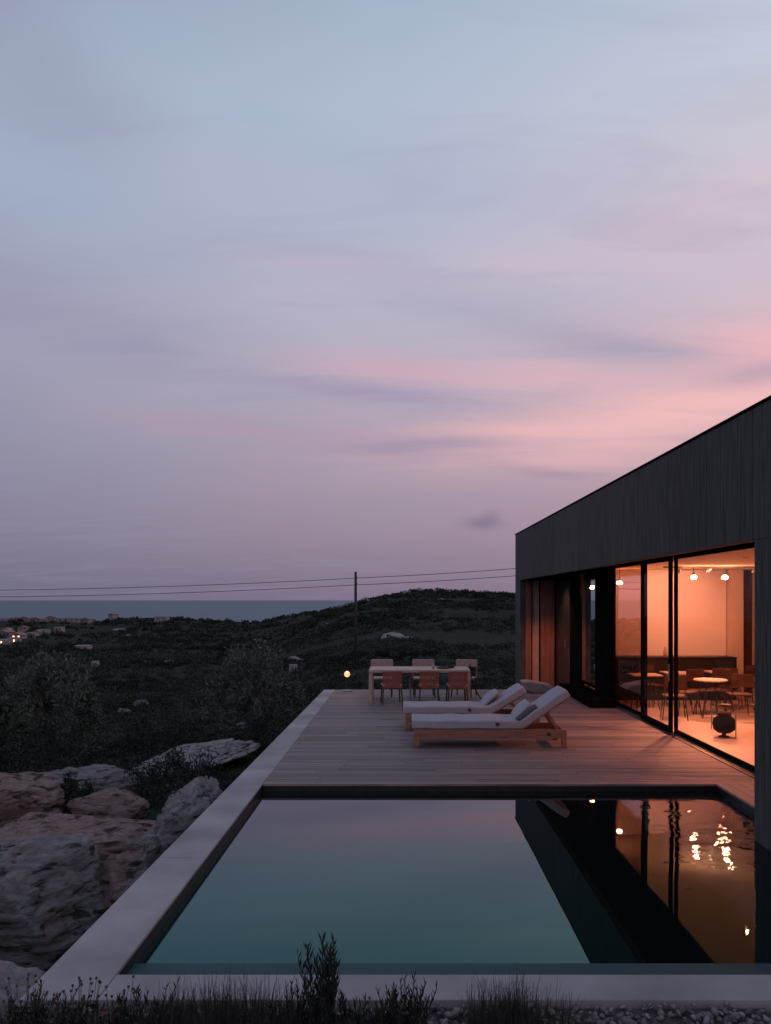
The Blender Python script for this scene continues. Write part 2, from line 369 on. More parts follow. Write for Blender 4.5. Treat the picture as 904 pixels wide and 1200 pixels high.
# ------------------------------------------------------------------ rocks
def rock(loc, rad, mt, label, seed, rz=0, ry=0, flat=0, sub=5, amp=.22, group=None, name='boulder', pit=.12):
    bm = bmesh.new(); bmesh.ops.create_icosphere(bm, subdivisions=sub, radius=1)
    o = Vector((seed * 3.7, seed * 1.3, seed))
    pr = random.Random(seed * 11 + 5); planes = []
    for q in range(24):
        n_ = Vector((pr.gauss(0, 1), pr.gauss(0, 1), pr.gauss(0, 1))).normalized(); planes.append((n_, pr.uniform(.66, .96)))
    for v in bm.verts:
        d = v.co.normalized(); w_ = (d + noise.noise_vector(d * 1.6 + o) * .10).normalized()
        cut = min(h / max(.05, n_.dot(w_)) for n_, h in planes)
        f = min(cut, 1.12)
        f *= 1 + amp * .35 * noise.fractal(d * 1.7 + o, .9, 2.1, 6)
        rg = 1 - abs(noise.noise(d * 3.1 + o * 1.3 + noise.noise_vector(d * 2) * .4)); f -= .05 * max(0, rg - .90) / .10; ph = d.z * 4.2 + .9 * noise.noise(d * 1.4 + o); f += .055 * ((ph - math.floor(ph)) - .5)     # cracks
        vd = noise.voronoi(d * 7.5 + o)[0]; f -= pit * .5 * max(0, .34 - vd[0]) * (1 if noise.noise(d * 2 + o) > .0 else 0)
        f += .022 * noise.fractal(d * 9 + o, .75, 2, 5); f -= .035 * max(0, noise.noise(Vector((d.x * 5, d.y * 5, d.z * 16)) + o) - .25)
        p = d * f
        if flat: p.z = math.copysign(abs(p.z) ** (1 + flat) if abs(p.z) > 1 else abs(p.z), p.z); p.z = min(p.z, .68 + .06 * noise.fractal(d * 3 + o, 1, 2, 4)) if flat else p.z
        s = noise.noise(Vector((p.x * .8, p.y * .8, p.z * 4)) + o)      # bedding ledges
        p.x *= 1 + .06 * s; p.y *= 1 + .06 * s
        v.co = Vector((p.x * rad[0], p.y * rad[1], p.z * rad[2]))
    me = bpy.data.meshes.new(name); bm.to_mesh(me); bm.free(); me.materials.append(mt)
    me.polygons.foreach_set('use_smooth', [True] * len(me.polygons))
    ob = bpy.data.objects.new(name, me); C.objects.link(ob); ob.location = loc; ob.rotation_euler = (0, ry, rz)
    return tag(ob, label, 'rock', group)
G_ = 'boulders beside the pool'
rock((-4.10, 8.0, -1.02), (1.20, .9, .84), RG, 'largest pitted grey boulder at the left edge beside the pool', 1, rz=.3, group=G_, sub=6)
rock((-3.02, 8.35, -.88), (.42, .55, .52), RR, 'small reddish boulder leaning on the right of the big grey boulder', 2, group=G_, sub=5)
rock((-6.55, 12.6, -1.02), (1.15, .8, .50), RR, 'rounded reddish boulder at the left edge behind the flat red slab', 3, group=G_)
rock((-4.65, 12.1, -1.02), (.68, .5, .36), RR, 'medium reddish boulder in the middle beside the small dark bush', 4, group=G_)
rock((-5.75, 14.2, -1.15), (1.0, .7, .50), RG, 'smooth grey boulder behind the small dark bush', 5, group=G_)
rock((-4.45, 10.4, -1.10), (2.1, 1.2, .50), RR, 'broad flat reddish rock slab between the boulders', 6, flat=.4, group=G_, sub=6, name='rock_slab')
rock((-2.68, 9.7, -.72), (.40, 1.45, .66), RG, 'long leaning grey boulder right against the pool coping', 7, rz=-.06, group=G_, sub=6)
rock((-5.25, 18.8, -1.62), (1.75, 2.1, .30), RG, 'low tilted rock slab exposed on the slope left of the deck', 8, ry=-.16, flat=.3, group=G_, name='rock_slab')
rock((-3.75, 4.72, -.74), (2.6, 1.35, .95), RP, 'pale flat rock ledge touching the near left corner of the coping', 9, flat=.6, amp=.12, pit=.04, group=G_, sub=6, name='rock_ledge')
rock((-3.2, 10.0, -1.2), (.5, .4, .28), RR, 'small broken reddish rock at the right end of the flat slab', 12, group=G_)
# pale outcrops on the hills
outs = [(462, 752, 110, 2.0, .75, 'largest pale rock outcrop on the slope right of the pole'), (452, 756, 108, 1.0, .5, 'small pale rock at the left foot of the largest outcrop'),
        (478, 757, 108, 1.1, .4, 'low pale rock right of the largest outcrop'), (404, 712, 380, 4.2, 1.8, 'pale rock on the hill crest touching the pole'),
        (428, 707, 385, 4.5, 2.0, 'pale rock on the crest just right of the pole'), (492, 696, 390, 3.0, 1.3, 'pale rock on the summit of the hill'),
        (476, 696, 392, 2.2, 1.3, 'small pale rock left of the summit rock'), (570, 699, 385, 3.2, 1.0, 'pale flat rock near the crest close to the house'),
        (518, 713, 300, 2.0, .8, 'small pale rock below the summit'), (345, 760, 105, .8, .35, 'little pale stone low on the slope left of the pole'),
        (384, 742, 190, 1.3, .5, 'small pale stone on the slope left of the pole'), (152, 746, 280, 3.0, .5, 'flat pale patch of rock below the distant white house'),
        (172, 772, 140, 1.6, .4, 'long pale stone on the open slope above the valley'), (198, 774, 135, 1.1, .45, 'rounded pale stone right of the long pale stone'),
        (165, 835, 45, .55, .25, 'small pale stone low on the left slope'), (146, 842, 40, .45, .2, 'tiny pale stone left of the low stone'),
        (220, 752, 240, 1.8, .6, 'pale stone midway up the far slope'), (352, 764, 100, .7, .3, 'tiny pale stone beside the little pale stone'),
        (285, 838, 30, .5, .22, 'pale stone at the foot of the wide olive tree'), (140, 760, 320, 2.4, .7, 'pale rock patch below the lone small house')]
for i, (px, py, Y, a, b, lab) in enumerate(outs):
    X = (px - VX) * Y / F
    rock((X, Y, height(X, Y) + b * .35), (a, a * .8, b), RF, lab, 30 + i, rz=i, sub=3, group='pale rocks scattered over the hills')

# ------------------------------------------------------------------ pool, deck and coping
ZW = -.102
PX0, PX1, PY0, PY1, PXW = -1.772, 3.92, 4.72, 9.63, -1.776
DX1, DY1 = 4.50, 19.72
def wobble(mb): return mb
m = MB()                                              # left coping, from the near corner to the far end of the deck
o0, o1 = -2.22, -2.06
def cop(ya, yb):
    xa = o0 + (o1 - o0) * (ya - 4.42) / (DY1 - 4.42); xb = o0 + (o1 - o0) * (yb - 4.42) / (DY1 - 4.42)
    for xl, z0, z1 in ((PX0, -.03, 0), (PXW - .052, -.9, -.032)):
      vs = [(xa, ya, z0), (xl, ya, z0), (xl, yb, z0), (xb, yb, z0), (xa, ya, z1), (xl, ya, z1), (xl, yb, z1), (xb, yb, z1)]
      m.add(vs, [(0, 3, 2, 1), (4, 5, 6, 7), (0, 1, 5, 4), (1, 2, 6, 5), (2, 3, 7, 6), (3, 0, 4, 7)])
ys = [4.42, 6.86, 9.90, 13.2, 16.5, DY1]
for a, b in zip(ys[:-1], ys[1:]): cop(a, b - .006)
m.box(PX0 + .004, 6.5, 4.42, PY0, -.9, 0)
tag(m.build('pool_coping', M['concrete'], bevel=.008), kind='structure')
m = MB(); d = -1.3                                     # dark basin walls, butted under the coping and deck
m.box(PXW, 4.4, PY1, PY1 + .05, d, -.096)
m.box(PX0 + .003, 4.4, PY1, PY1 + .05, -.094, -.032)
m.box(PXW - .05, PXW, PY0, PY1, d, -.034)
m.box(PX1, PX1 + .05, PY0, PY1 - .002, d, -.032)
m.box(PXW, PX1 + .05, PY0 + .002, PY1, d - .05, d); m.box(PXW, 4.4, PY0 + .001, PY0 + .04, d, -.06)
tag(m.build('pool_basin', M['pooltile']), kind='structure')
tag(MB().box(PXW + .001, PX1, PY0 + .041, PY0 + .33, -1.2, ZW + .012).build('pool_step', mat('dark teal tile', (.03, .075, .085), .5, .1, 5, spec=.12)), kind='structure')
tag(MB().add([(PXW, PY0 + .33, ZW), (PX1, PY0 + .33, ZW), (PX1, PY1, ZW), (PXW, PY1, ZW)], [(0, 1, 2, 3)]).build('pool_water', M['water']), kind='structure')
m = MB(); y = PY1 - .03; bw = .125                      # deck boards across the terrace
while y < DY1:
    x = PX0 + .006
    cuts = sorted(rnd.uniform(PX0 + .6, DX1 - .6) for _ in range(2))
    for xe in cuts + [DX1]:
        if xe - x > .2: m.box(x, xe - .003, y, y + bw - .010, -.03, rnd.uniform(-.0015, .0015)); x = xe
    y += bw
for i in range(4): m.box(PX1 - .02 + i * .145, PX1 + .118 + i * .145, 7.5, PY1 - .036, -.03, 0)
tag(m.build('wooden_deck', M['deck'], bevel=.003, seg=1), kind='structure')
m = MB(); m.box(PX0+.003, DX1, PY1 + .055, DY1 - .02, -.6, -.04); m.box(PX1 + .055, DX1, 7.5, PY1 + .05, -.6, -.04)
tag(m.build('deck_base', M['black']), kind='structure')
# gravel terrace where the photographer stands
g = MB(); nx = 60
tag(MB().box(-14, 16, -14, 4.415, -1.0, -.05).build('gravel_bed', M['gravel']), kind='structure')
def pebbles():
    ico = bmesh.new(); bmesh.ops.create_icosphere(ico, subdivisions=1, radius=1)
    iv = np.array([v.co[:] for v in ico.verts]); fi = np.array([[v.index for v in f.verts] for f in ico.faces]); ico.free()
    n = 5200; V = []; Fs = []
    for i in range(n):
        X = rnd.uniform(-3.2, 3.2); Y = 4.40 - abs(rnd.gauss(0, 1)) * .8
        if X < -.9 and rnd.random() < .55: continue
        s = rnd.uniform(.010, .026); A = np.array(Matrix.Rotation(rnd.uniform(0, 6), 3, Vector((rnd.random(), rnd.random(), rnd.random() + .1)).normalized()))
        V.append((iv * np.array([s * rnd.uniform(.7, 1.7), s, s * .6]) * nr.uniform(.72, 1.2, (len(iv), 1))) @ A.T + np.array([X, Y, -.045 + rnd.uniform(0, .03)]))
    V = np.concatenate(V); k = len(V) // 12
    tri = (fi[None] + (np.arange(k) * 12)[:, None, None]).reshape(-1, 3)
    me = bpy.data.meshes.new('gravel'); me.vertices.add(len(V)); me.vertices.foreach_set('co', V.astype(np.float32).ravel())
    me.loops.add(len(tri) * 3); me.loops.foreach_set('vertex_index', tri.astype(np.int32).ravel())
    me.polygons.add(len(tri)); me.polygons.foreach_set('loop_start', np.arange(0, len(tri) * 3, 3, dtype=np.int32)); me.update(calc_edges=True)
    me.polygons.foreach_set('use_smooth', [True] * len(tri)); me.materials.append(M['pebble'])
    o = bpy.data.objects.new('gravel', me); C.objects.link(o)
    tag(o, 'grey pink pebbles strewn along the near edge of the coping', 'gravel', kind='stuff')
pebbles()

# ------------------------------------------------------------------ foreground plants
def blades(n, w, h, lean, width, rs, droop=.3, base=.05):
    V = []
    for i in range(n):
        a = rs.uniform(0, 6.28); b = rs.uniform(0, base); p = Vector((math.cos(a) * b, math.sin(a) * b, 0))
        L = h * rs.uniform(.45, 1); t = rs.uniform(0, 6.28); k = rs.uniform(0, lean)
        dx = Vector((math.cos(t) * k, math.sin(t) * k, 1)).normalized(); side = Vector((math.sin(t + rs.uniform(-1, 1)), math.cos(t), 0)).normalized() * width
        prev = p; seg = 4
        for s in range(seg):
            d = dx + Vector((math.cos(t), math.sin(t), 0)) * droop * (s / seg) ** 2 * k * 3
            nxt = prev + d.normalized() * L / seg; w0 = 1 - s / seg * .8; w1 = 1 - (s + 1) / seg * .8
            V += [prev - side * w0, prev + side * w0, nxt + side * w1, nxt - side * w1]; prev = nxt
    return np.array([v[:] for v in V])
def grass_tuft(px, Y, w, h, n, label, seed, mt='stem', lean=.5, width=.0027, group='grass tufts along the coping'):
    rs = random.Random(seed); X = (px - VX) * Y / F
    o = quads('grass_tuft', blades(n, w, h, lean, width, rs, base=w), M[mt]); o.location = (X, Y, -.06); return tag(o, label, 'grass', group)
def flower_plant(px, Y, w, h, n, label, seed):
    rs = random.Random(seed); X = (px - VX) * Y / F
    t = empty('wildflower_plant', (X, Y, -.06), label=label, cat='plant', group='dried wildflowers in the foreground')
    m = MB(); hd = []; P = []
    for i in range(n):
        a = rs.uniform(0, 6.28); b = rs.uniform(0, w); L = h * rs.uniform(.5, 1); k = rs.uniform(.02, .3)
        p0 = Vector((math.cos(a) * b * .5, math.sin(a) * b * .5, 0)); p1 = p0 + Vector((math.cos(a) * k * L * .4, math.sin(a) * k * L * .4, L * .6)); p2 = p0 + Vector((math.cos(a) * k * L, math.sin(a) * k * L, L))
        m.tube([p0, p1, p2], [.0022, .0018, .0012], 4)
        hd.append(p2)
        for q in range(9): 
            f = rs.uniform(.05, .7); P.append((p0.lerp(p2, f))[:])
    m.build('stem', M['stem'], t); h0 = MB().lathe([(.001, -.002), (.007, .004), (.008, .010), (.001, .016)], n=6).build('flower_head', M['bloom'], t); h0.location = hd[0]
    for q in hd[1:]: c = h0.copy(); C.objects.link(c); c.location = q; c.parent = t
    quads('foliage', leaves(np.array(P), .035, .25, .8, np.random.default_rng(seed)), M['leaf2'], t)
    return t
def spiky(px, Y, h, n, nb, label, seed, w=.12, leafL=.055, lean=.45):
    rs = random.Random(seed); q = np.random.default_rng(seed); X = (px - VX) * Y / F
    t = empty('leafy_shrub', (X, Y, -.06), label=label, cat='shrub', group='leafy shrubs in front of the coping')
    m = MB(); V = []
    for i in range(n):
        a = rs.uniform(0, 6.28); L = h * rs.uniform(.45, 1) ** .8; k = rs.uniform(0, lean) * (1.2 - L / h * .6)
        p0 = Vector((math.cos(a) * w * rs.random() * .5, math.sin(a) * w * rs.random() * .5, 0))
        p2 = p0 + Vector((math.cos(a) * k * L, math.sin(a) * k * L, L))
        m.tube([p0, p0.lerp(p2, .5) + Vector((0, 0, .02)), p2], [.004, .003, .0015], 5)
        for j in range(nb):
            f = .12 + .88 * j / nb; c = p0.lerp(p2, f); b = j * 2.4 + i
            d = Vector((math.cos(b) * .42, math.sin(b) * .42, 1)).normalized(); s = d.cross(Vector((rs.uniform(-1, 1), rs.uniform(-1, 1), .2))).normalized()
            LL = leafL * rs.uniform(.7, 1.3) * (1.1 - f * .3); W = LL * .085
            V += [c, c + d * LL * .45 + s * W, c + d * LL, c + d * LL * .45 - s * W]
    m.build('stem', M['stem'], t); quads('foliage', np.array([v[:] for v in V]), M['leaf2'], t)
    return t
spiky(378, 4.05, .55, 24, 32, 'tallest spiky dark shrub reaching above the near edge of the pool', 51, w=.12, leafL=.075, lean=.38)
spiky(416, 4.0, .25, 46, 18, 'low leafy shrub immediately right of the tallest spiky shrub', 52, w=.3, lean=.8)
spiky(474, 4.1, .32, 26, 22, 'small feathery shrub between the tallest shrub and the right grass tuft', 53, w=.16, lean=.6)
spiky(350, 4.05, .30, 36, 16, 'low leafy shrub immediately left of the tallest spiky shrub', 54, w=.2, lean=.8)
grass_tuft(600, 4.05, .24, .36, 700, 'fine dark grass tuft in front of the coping right of the shrubs', 61)
grass_tuft(560, 4.0, .12, .27, 200, 'small grass clump at the left of the fine dark tuft', 62)
grass_tuft(660, 4.1, .12, .28, 80, 'thin sparse grass at the right of the fine dark tuft', 66)
grass_tuft(262, 3.95, .36, .36, 1500, 'broad soft grass mound left of the tallest spiky shrub', 63, lean=.45)
grass_tuft(200, 4.0, .16, .36, 260, 'upright grass clump at the left end of the broad mound', 64)
grass_tuft(325, 4.0, .14, .34, 260, 'short grass clump at the right end of the broad mound', 65)
flower_plant(25, 4.05, .24, .35, 40, 'leftmost dried wildflowers with reddish heads at the corner of the picture', 71)
flower_plant(92, 4.05, .22, .32, 40, 'dried wildflowers with dark heads left of the coping corner', 72)
flower_plant(140, 4.0, .2, .31, 36, 'dried wildflowers with dark heads right of the coping corner', 73)
flower_plant(455, 4.15, .2, .22, 18, 'short dried flowers right of the tallest spiky shrub', 74)
spiky(30, 4.0, .26, 60, 16, 'low leafy shrub under the leftmost reddish wildflowers', 55, w=.45, lean=1.0)
spiky(150, 3.98, .25, 80, 16, 'low leafy shrub left of the broad grass mound', 56, w=.6, lean=1.0)

# ------------------------------------------------------------------ house
house = empty('modern_house', (3.5, 7.68, 0), label='long single storey modern house clad in dark boards with lit sliding glass doors', cat='house')
hinv = Matrix.Translation((-3.5, -7.68, 0))
def part(name, mb, mt, parent=None, off=True, **k):
    p_ = parent or house
    if off: mb.v = [tuple(hinv @ Vector(v)) for v in mb.v]
    return mb.build(name, mt, p_, **k)
XU, XG, ZS, ZR_, YE, YN, ZG = 3.5, 4.55, 2.90, 4.32, 24.2, 7.68, 3.06
m = MB(); ys = [2.0, 4.2, 6.0, 7.72, 8.9, 10.2, 11.5, 13.2, 15.4, 18.0, 20.9, YE]
def zr(y): return 4.345 - (YE - y) * .0074          # the roof falls slightly towards the pool
def slab(m, x0, x1, a, b, z0, z1a, z1b, z0b=None):
    z0b = z0 if z0b is None else z0b
    m.add([(x0, a, z0), (x1, a, z0), (x1, b, z0b), (x0, b, z0b), (x0, a, z1a), (x1, a, z1a), (x1, b, z1b), (x0, b, z1b)], [(0, 3, 2, 1), (4, 5, 6, 7), (0, 1, 5, 4), (1, 2, 6, 5), (2, 3, 7, 6), (3, 0, 4, 7)])
for a, b in zip(ys[:-1], ys[1:]): slab(m, XU, XU + .12, a, b - .008, ZS, zr(a), zr(b))
part('fascia', m, M['fascia'], bevel=.004, seg=1)
m = MB(); slab(m, XU - .012, 14, 1.98, YE + .03, zr(1.98) + .002, zr(1.98) + .03, zr(YE) + .03, zr(YE) + .002); part('roof', m, M['black'])
m = MB(); m.box(XU + .002, 3.75, 4.74, YN, -1.2, ZS - .003); m.box(3.752, 14, 7.3, YN - .001, -1.2, zr(7.3) - .01)
part('near_wall', m, M['fascia'])
m = MB(); m.box(XU + .125, 13.9, YN + .002, YE - .3, ZG + .002, ZG + .05); part('soffit', m, M['black'])
m = MB(); m.box(XU + .002, XU + .16, 23.2, YE, -2.5, ZS - .002); m.box(XU + .165, 14, YE - .25, YE - .002, -2.5, ZR_ - .01); part('end_wall', m, M['fascia'])
# timber lined far end of the recess with its slot window
ea = Vector((3.84, 0, 0)); m = MB()
x = 3.665
for xe in (3.75, 3.84): m.box(x, xe - .004, 23.2, 23.3, -.8, ZS - .003); x = xe
x = 4.12
for xe in (4.26, 4.40, 4.54): m.box(x, xe - .004, 23.2, 23.3, -.8, ZS - .003); x = xe
part('timber_lining', m, M['rustwood'])
w = part('slot_window', MB().box(3.842, 3.87, 23.23, 23.3, -.8, ZS - .01).box(4.09, 4.116, 23.23, 23.3, -.8, ZS - .01).box(3.872, 4.088, 23.23, 23.3, -.8, -.76), M['black'])
part('pane', MB().box(3.872, 4.088, 23.26, 23.27, -.758, ZS - .012), G1, w, off=True)
part('curtain', MB().box(3.87, 4.09, 23.34, 23.36, -.8, ZS - .01), mat('rose glow backing', (.75, .48, .44), .9, .1, 5), w)  # added sheet, its rose colour stands in for the glow in the slot
# facade behind the recess
m = MB(); m.box(XG, XG + .12, 19.9, 21.12, -.3, ZG)
part('dark_cladding', m, M['black']); part('door_post', MB().box(XG + .01, XG + .1, 23.14, 23.9, -.3, ZG), M['black'])
part('plinth', MB().box(XG - .60, XG - .032, 16.35, 19.62, -.05, .17), M['black'], bevel=.006)
dd = part('entrance_door', MB().box(XG + .02, XG + .07, 21.13, 23.13, -.25, ZG - .002), mat('dark painted door', (.015, .02, .02), .3, .2, 5))
part('handle', MB().tube([(XG - .03, 21.6, .95), (XG - .03, 21.6, 1.2)], .012).tube([(XG - .03, 21.6, 1.0), (XG + .02, 21.6, 1.0)], .008).tube([(XG - .03, 21.6, 1.15), (XG + .02, 21.6, 1.15)], .008), M['lamppost'], dd)
part('blind_panel', MB().box(XG - .03, XG + .1, 17.0, 18.20, .0, ZG - .002), M['black'])
def glazed(name, y0, y1, mt, z0=.03, fw=.055, xo=0, handle=False, label=None):
    a = XG + xo; m = MB(); zt = ZG - .004
    m.box(a, a + .05, y0, y0 + fw, z0, zt); m.box(a, a + .05, y1 - fw, y1, z0, zt)
    m.box(a + .001, a + .049, y0 + fw, y1 - fw, z0, z0 + fw); m.box(a + .001, a + .049, y0 + fw, y1 - fw, zt - fw, zt)
    o = part(name, m, M['black'])
    if label: o['label'] = label
    part('pane', MB().box(a + .02, a + .03, y0 + fw, y1 - fw, z0 + fw, zt - fw), mt, o)
    if handle: part('handle', MB().box(a - .02, a - .005, y0 + .015, y0 + .035, .9, 1.2), M['lamppost'], o)
    return o
glazed('window', 18.22, 19.88, G3, .185, label='narrow far glass panel reflecting the sky')
glazed('sliding_door', 14.72, 16.98, G2, .03, xo=.06, fw=.06, label='mirror like glass door reflecting sea and sky')
glazed('sliding_door', 13.15, 14.78, G1, .03, xo=0, fw=.085, handle=True)
glazed('sliding_door', 9.9, 13.13, G1, .03, xo=.06, fw=.06)
glazed('sliding_door', 7.72, 9.88, G1, .03, xo=0, fw=.06)
m = MB(); m.box(XG - .05, XG - .012, YN, 17.0, -.02, .012); m.box(XG - .008, XG + .12, YN, 17.0, -.02, .018); m.box(XG + .055, XG + .06, YN, 17.0, .018, .03)
part('door_track', m, mat('track metal', (.05, .045, .045), .4, .2, 8, metal=.6))
# rooms
FX = 10.5
m = MB(); m.box(XG + .125, FX, YN + .01, 23.9, -.3, .015); part('interior_floor', m, M['intfloor'])
m = MB(); m.box(XG + .17, FX, YN + .01, 18.1, 3.0, 3.055); part('ceiling', m, M['ceil'])
m = MB(); m.box(7.56, 7.84, 17.75, 18.1, .02, 2.998); m.box(8.12, FX, 18.0, 18.1, .02, 2.998); m.box(FX, FX + .1, YN, 18.1, .02, 2.998); m.box(XG + .13, FX, YN + .02, YN + .08, .02, 2.998)
m.box(XG + .17, 7.56, 18.02, 18.1, .02, 2.998)
part('interior_wall', m, M['plaster'])
m = MB(); m.box(4.95, 7.53, 17.97, 18.015, 1.0, 2.996); part('wall_panel', m, M['panel'])
kc = part('kitchen_counter', MB().box(4.80, 7.555, 17.45, 17.96, .02, .98), M['cabinet'])
part('countertop', MB().box(4.78, 7.556, 17.42, 18.0, .982, 1.0), M['cabinet'], kc)
m = MB()
for i in range(9): m.tube([(7.86 + i * .03, 17.93 + .02 * (i % 2), .03), (7.86 + i * .03, 17.93 + .02 * (i % 2), 2.99)], .02, 8)
part('curtain', m, M['curtain'])
m = MB(); m.box(XG + .13, FX, 18.2, 18.3, .02, 3.05); m.box(6.6, 6.7, 18.3, 23.9, .02, 3.05)
part('room_divider', m, M['plaster'])
# ceiling spot rail and pendants
rail = part('light_rail', MB().box(5.4, 7.9, 15.98, 16.02, 2.965, 2.998), M['lamppost'])
WARM = (1.0, .325, .17)
def pendant(x, y, z, label, power, ceil=3.0):
    t = empty('pendant_lamp', (x, y, z), label=label, cat='lamp', group='glowing pendant lamps in the living room')
    g = MB().lathe([(.005, -.04), (.04, -.034), (.060, -.012), (.060, .01), (.035, .035), (.01, .04)], n=20).build('lamp_globe', M['globe'], t, smooth=True)
    MB().tube([(0, 0, .05), (0, 0, ceil - z)], .008, 6).lathe([(.03, .04), (.03, .09), (.008, .10)], n=12).build('cord', M['darkmetal'], t)
    return t
pendant(6.03, 16, 2.77, 'left glowing pendant of the two hanging before the cream wall panel', 60, 2.965)
pendant(6.68, 16, 2.77, 'right glowing pendant of the two hanging before the cream wall panel', 45, 2.965)
pendant(4.82, 17.2, 2.68, 'glowing pendant seen at the left edge of the mirror like door', 10)
pendant(4.80, 19.6, 2.62, 'glowing pendant seen through the narrow far glass panel', 14, 3.0)
t = empty('spotlight', (6.5, 16.35, 3.0), label='small bright spotlight fixed to the ceiling between the two pendants', cat='lamp')
MB().lathe([(.045, 0), (.045, -.05), (.03, -.055)], n=16).build('housing', M['lamppost'], t, smooth=True)
MB().lathe([(.03, -.056), (.028, -.060)], n=16).build('lamp_lens', M['lens'], t)
def spot(x, y, z, tx, ty, tz, e, ang, par=None, blend=.6, col=WARM):
    l = bpy.data.lights.new('spot_light', 'SPOT'); l.energy = e; l.color = col; l.spot_size = R(ang); l.spot_blend = blend; l.shadow_soft_size = .05
    o = bpy.data.objects.new('spot_light', l); C.objects.link(o); o.location = (x, y, z)
    o.rotation_euler = (Vector((tx, ty, tz)) - Vector((x, y, z))).to_track_quat('-Z', 'Y').to_euler()
    if par: o.parent = par; o.matrix_parent_inverse = par.matrix_world.inverted()
    return o
for k_, (x, tx, e_) in enumerate(((5.75, 5.9, 55), (6.35, 6.35, 95), (7.3, 7.1, 20))):  # added lamps on the rail, they brighten the wall while the globes stay dimmer
    q = empty('spotlight', (x, 16.0, 2.964), label=('left', 'middle', 'right')[k_] + ' added rail spotlight that brightens the cream wall panel', cat='lamp', group='added rail spotlights')
    MB().tube([(0, 0, 0), (0, .03, -.05), (0, .08, -.08)], [.012, .03, .032], 10).build('housing', M['lamppost'], q, smooth=True)
    sp_ = spot(0, .10, -.10, tx - x, 2.0, -1.1, e_, 80, None); sp_.parent = q
o = spot(0, 0, -.07, -.9, -2.6, -3.0, 900, 50, None); o.parent = t
# recessed downlights nearer the doors (they light floor and deck)
def downlight(x, y, z, e, label, ang=140):
    t = empty('recessed_downlight', (x, y, z), label=label, cat='lamp', group='recessed ceiling downlights')
    MB().lathe([(.05, -.001), (.055, -.006), (.04, -.008)], n=16).build('trim_ring', M['lamppost'], t)
    l = bpy.data.lights.new('downlight', 'SPOT'); l.energy = e; l.color = WARM; l.spot_size = R(ang); l.spot_blend = .8; l.shadow_soft_size = .02
    lo = bpy.data.objects.new('downlight', l); C.objects.link(lo); lo.parent = t; lo.location = (0, 0, -.03)
downlight(5.6, 12.6, 3.0, 330, 'recessed ceiling downlight above the coffee table')
downlight(5.6, 9.6, 3.0, 210, 'recessed ceiling downlight nearest the pool')
downlight(5.4, 14.6, 3.0, 230, 'recessed ceiling downlight behind the middle sliding door')
downlight(4.05, 21.6, 3.06, 170, 'recessed soffit downlight in front of the far timber lining', 110)

# ------------------------------------------------------------------ interior furniture
def cafe_chair(mt_seat):
    t = empty('cafe_chair', (0, 0, 0), cat='chair', group='chairs inside the living room')
    MB().box(-.21, .21, -.21, .21, .43, .465).build('seat', M[mt_seat], t, bevel=.015)
    MB().prism([(-.21, .60), (.21, .60), (.19, .86), (-.19, .86)], .205, .23).build('backrest', M[mt_seat], t, bevel=.01)
    for sx in (-1, 1):
        for sy in (-1, 1):
            MB().tube([(sx * .18, sy * .18, .43), (sx * .23, sy * .23, 0)], .011, 6).build('leg', M['darkmetal'], t)
    MB().tube([(-.18, .19, .43), (-.19, .22, .62)], .01, 6).tube([(.18, .19, .43), (.19, .22, .62)], .01, 6).build('back_frame', M['darkmetal'], t)
    return t
M['chairwood'] = mat('warm chair wood', (.075, .035, .022), .6, .2, 8, spec=.2)
c1 = cafe_chair('chairwood')
spots = [(5.18, 14.75, 2.9, 'indoor chair with broad back seen through the middle door'), (6.02, 15.6, .15, 'indoor chair whose pale back shows against the black counter'),
         (6.42, 15.7, -.7, 'dark indoor chair turned sideways behind the cream table'), (5.62, 15.35, 1.6, 'indoor chair standing just right of the thick door frame'),
         (6.9, 16.3, 2.6, 'indoor chair with open legs right of the cream table'), (7.55, 17.0, 3.5, 'farthest indoor chair against the plaster column'),
         (5.35, 16.6, .3, 'indoor chair behind the one at the middle door'), (4.95, 16.9, 1.3, 'indoor chair dimly seen through the mirror like door'),
         (6.55, 15.0, 3.0, 'indoor chair in front of the cream table showing its back')]
for i, (x, y, a, lab) in enumerate(spots):
    if i == 0: c1.location = (x, y, .015); c1.rotation_euler = (0, 0, a); c1['label'] = lab
    else: dup(c1, (x, y, .015), a, lab)
def cafe_table(x, y, w, d, label, round_=False):
    t = empty('dining_table', (x, y, .015), label=label, cat='table', group='tables inside the living room')
    if round_: MB().lathe([(w / 2, .70), (w / 2 + .01, .715), (w / 2, .73)], n=32).build('tabletop', M['tabletop'], t, smooth=False)
    else: MB().box(-w / 2, w / 2, -d / 2, d / 2, .70, .73).build('tabletop', M['tabletop'], t, bevel=.01)
    for sx in (-1, 1):
        for sy in (-1, 1):
            MB().tube([(sx * .12, sy * .12, .70), (sx * w * .4, sy * (w if round_ else d) * .4, 0)], .012, 6).build('leg', M['darkmetal'], t)
cafe_table(6.0, 15.05, .62, .6, 'cream round indoor table with splayed legs under the left pendant', True)
cafe_table(5.95, 16.5, .75, .6, 'rectangular indoor table beside the black counter')
cafe_table(6.85, 16.75, .5, .5, 'small indoor table in front of the plaster column')
cafe_table(5.05, 16.1, .6, .5, 'indoor table dimly seen through the mirror like door')
t = empty('fire_pot', (5.33, 12.8, .015), label='round black iron pot on a small foot on the indoor floor', cat='pot')
MB().lathe([(.02, .10), (.10, .075), (.17, .13), (.185, .22), (.17, .30), (.12, .345), (.02, .35)], n=28).build('bowl', M['ceramic'], t, smooth=True)
MB().lathe([(.09, 0), (.085, .015), (.035, .03), (.03, .08)], n=20).build('foot', M['ceramic'], t, smooth=True)
MB().lathe([(.10, .345), (.10, .41), (.105, .415), (.088, .415), (.088, .35)], n=20).build('collar', M['chairwood'], t, smooth=True)
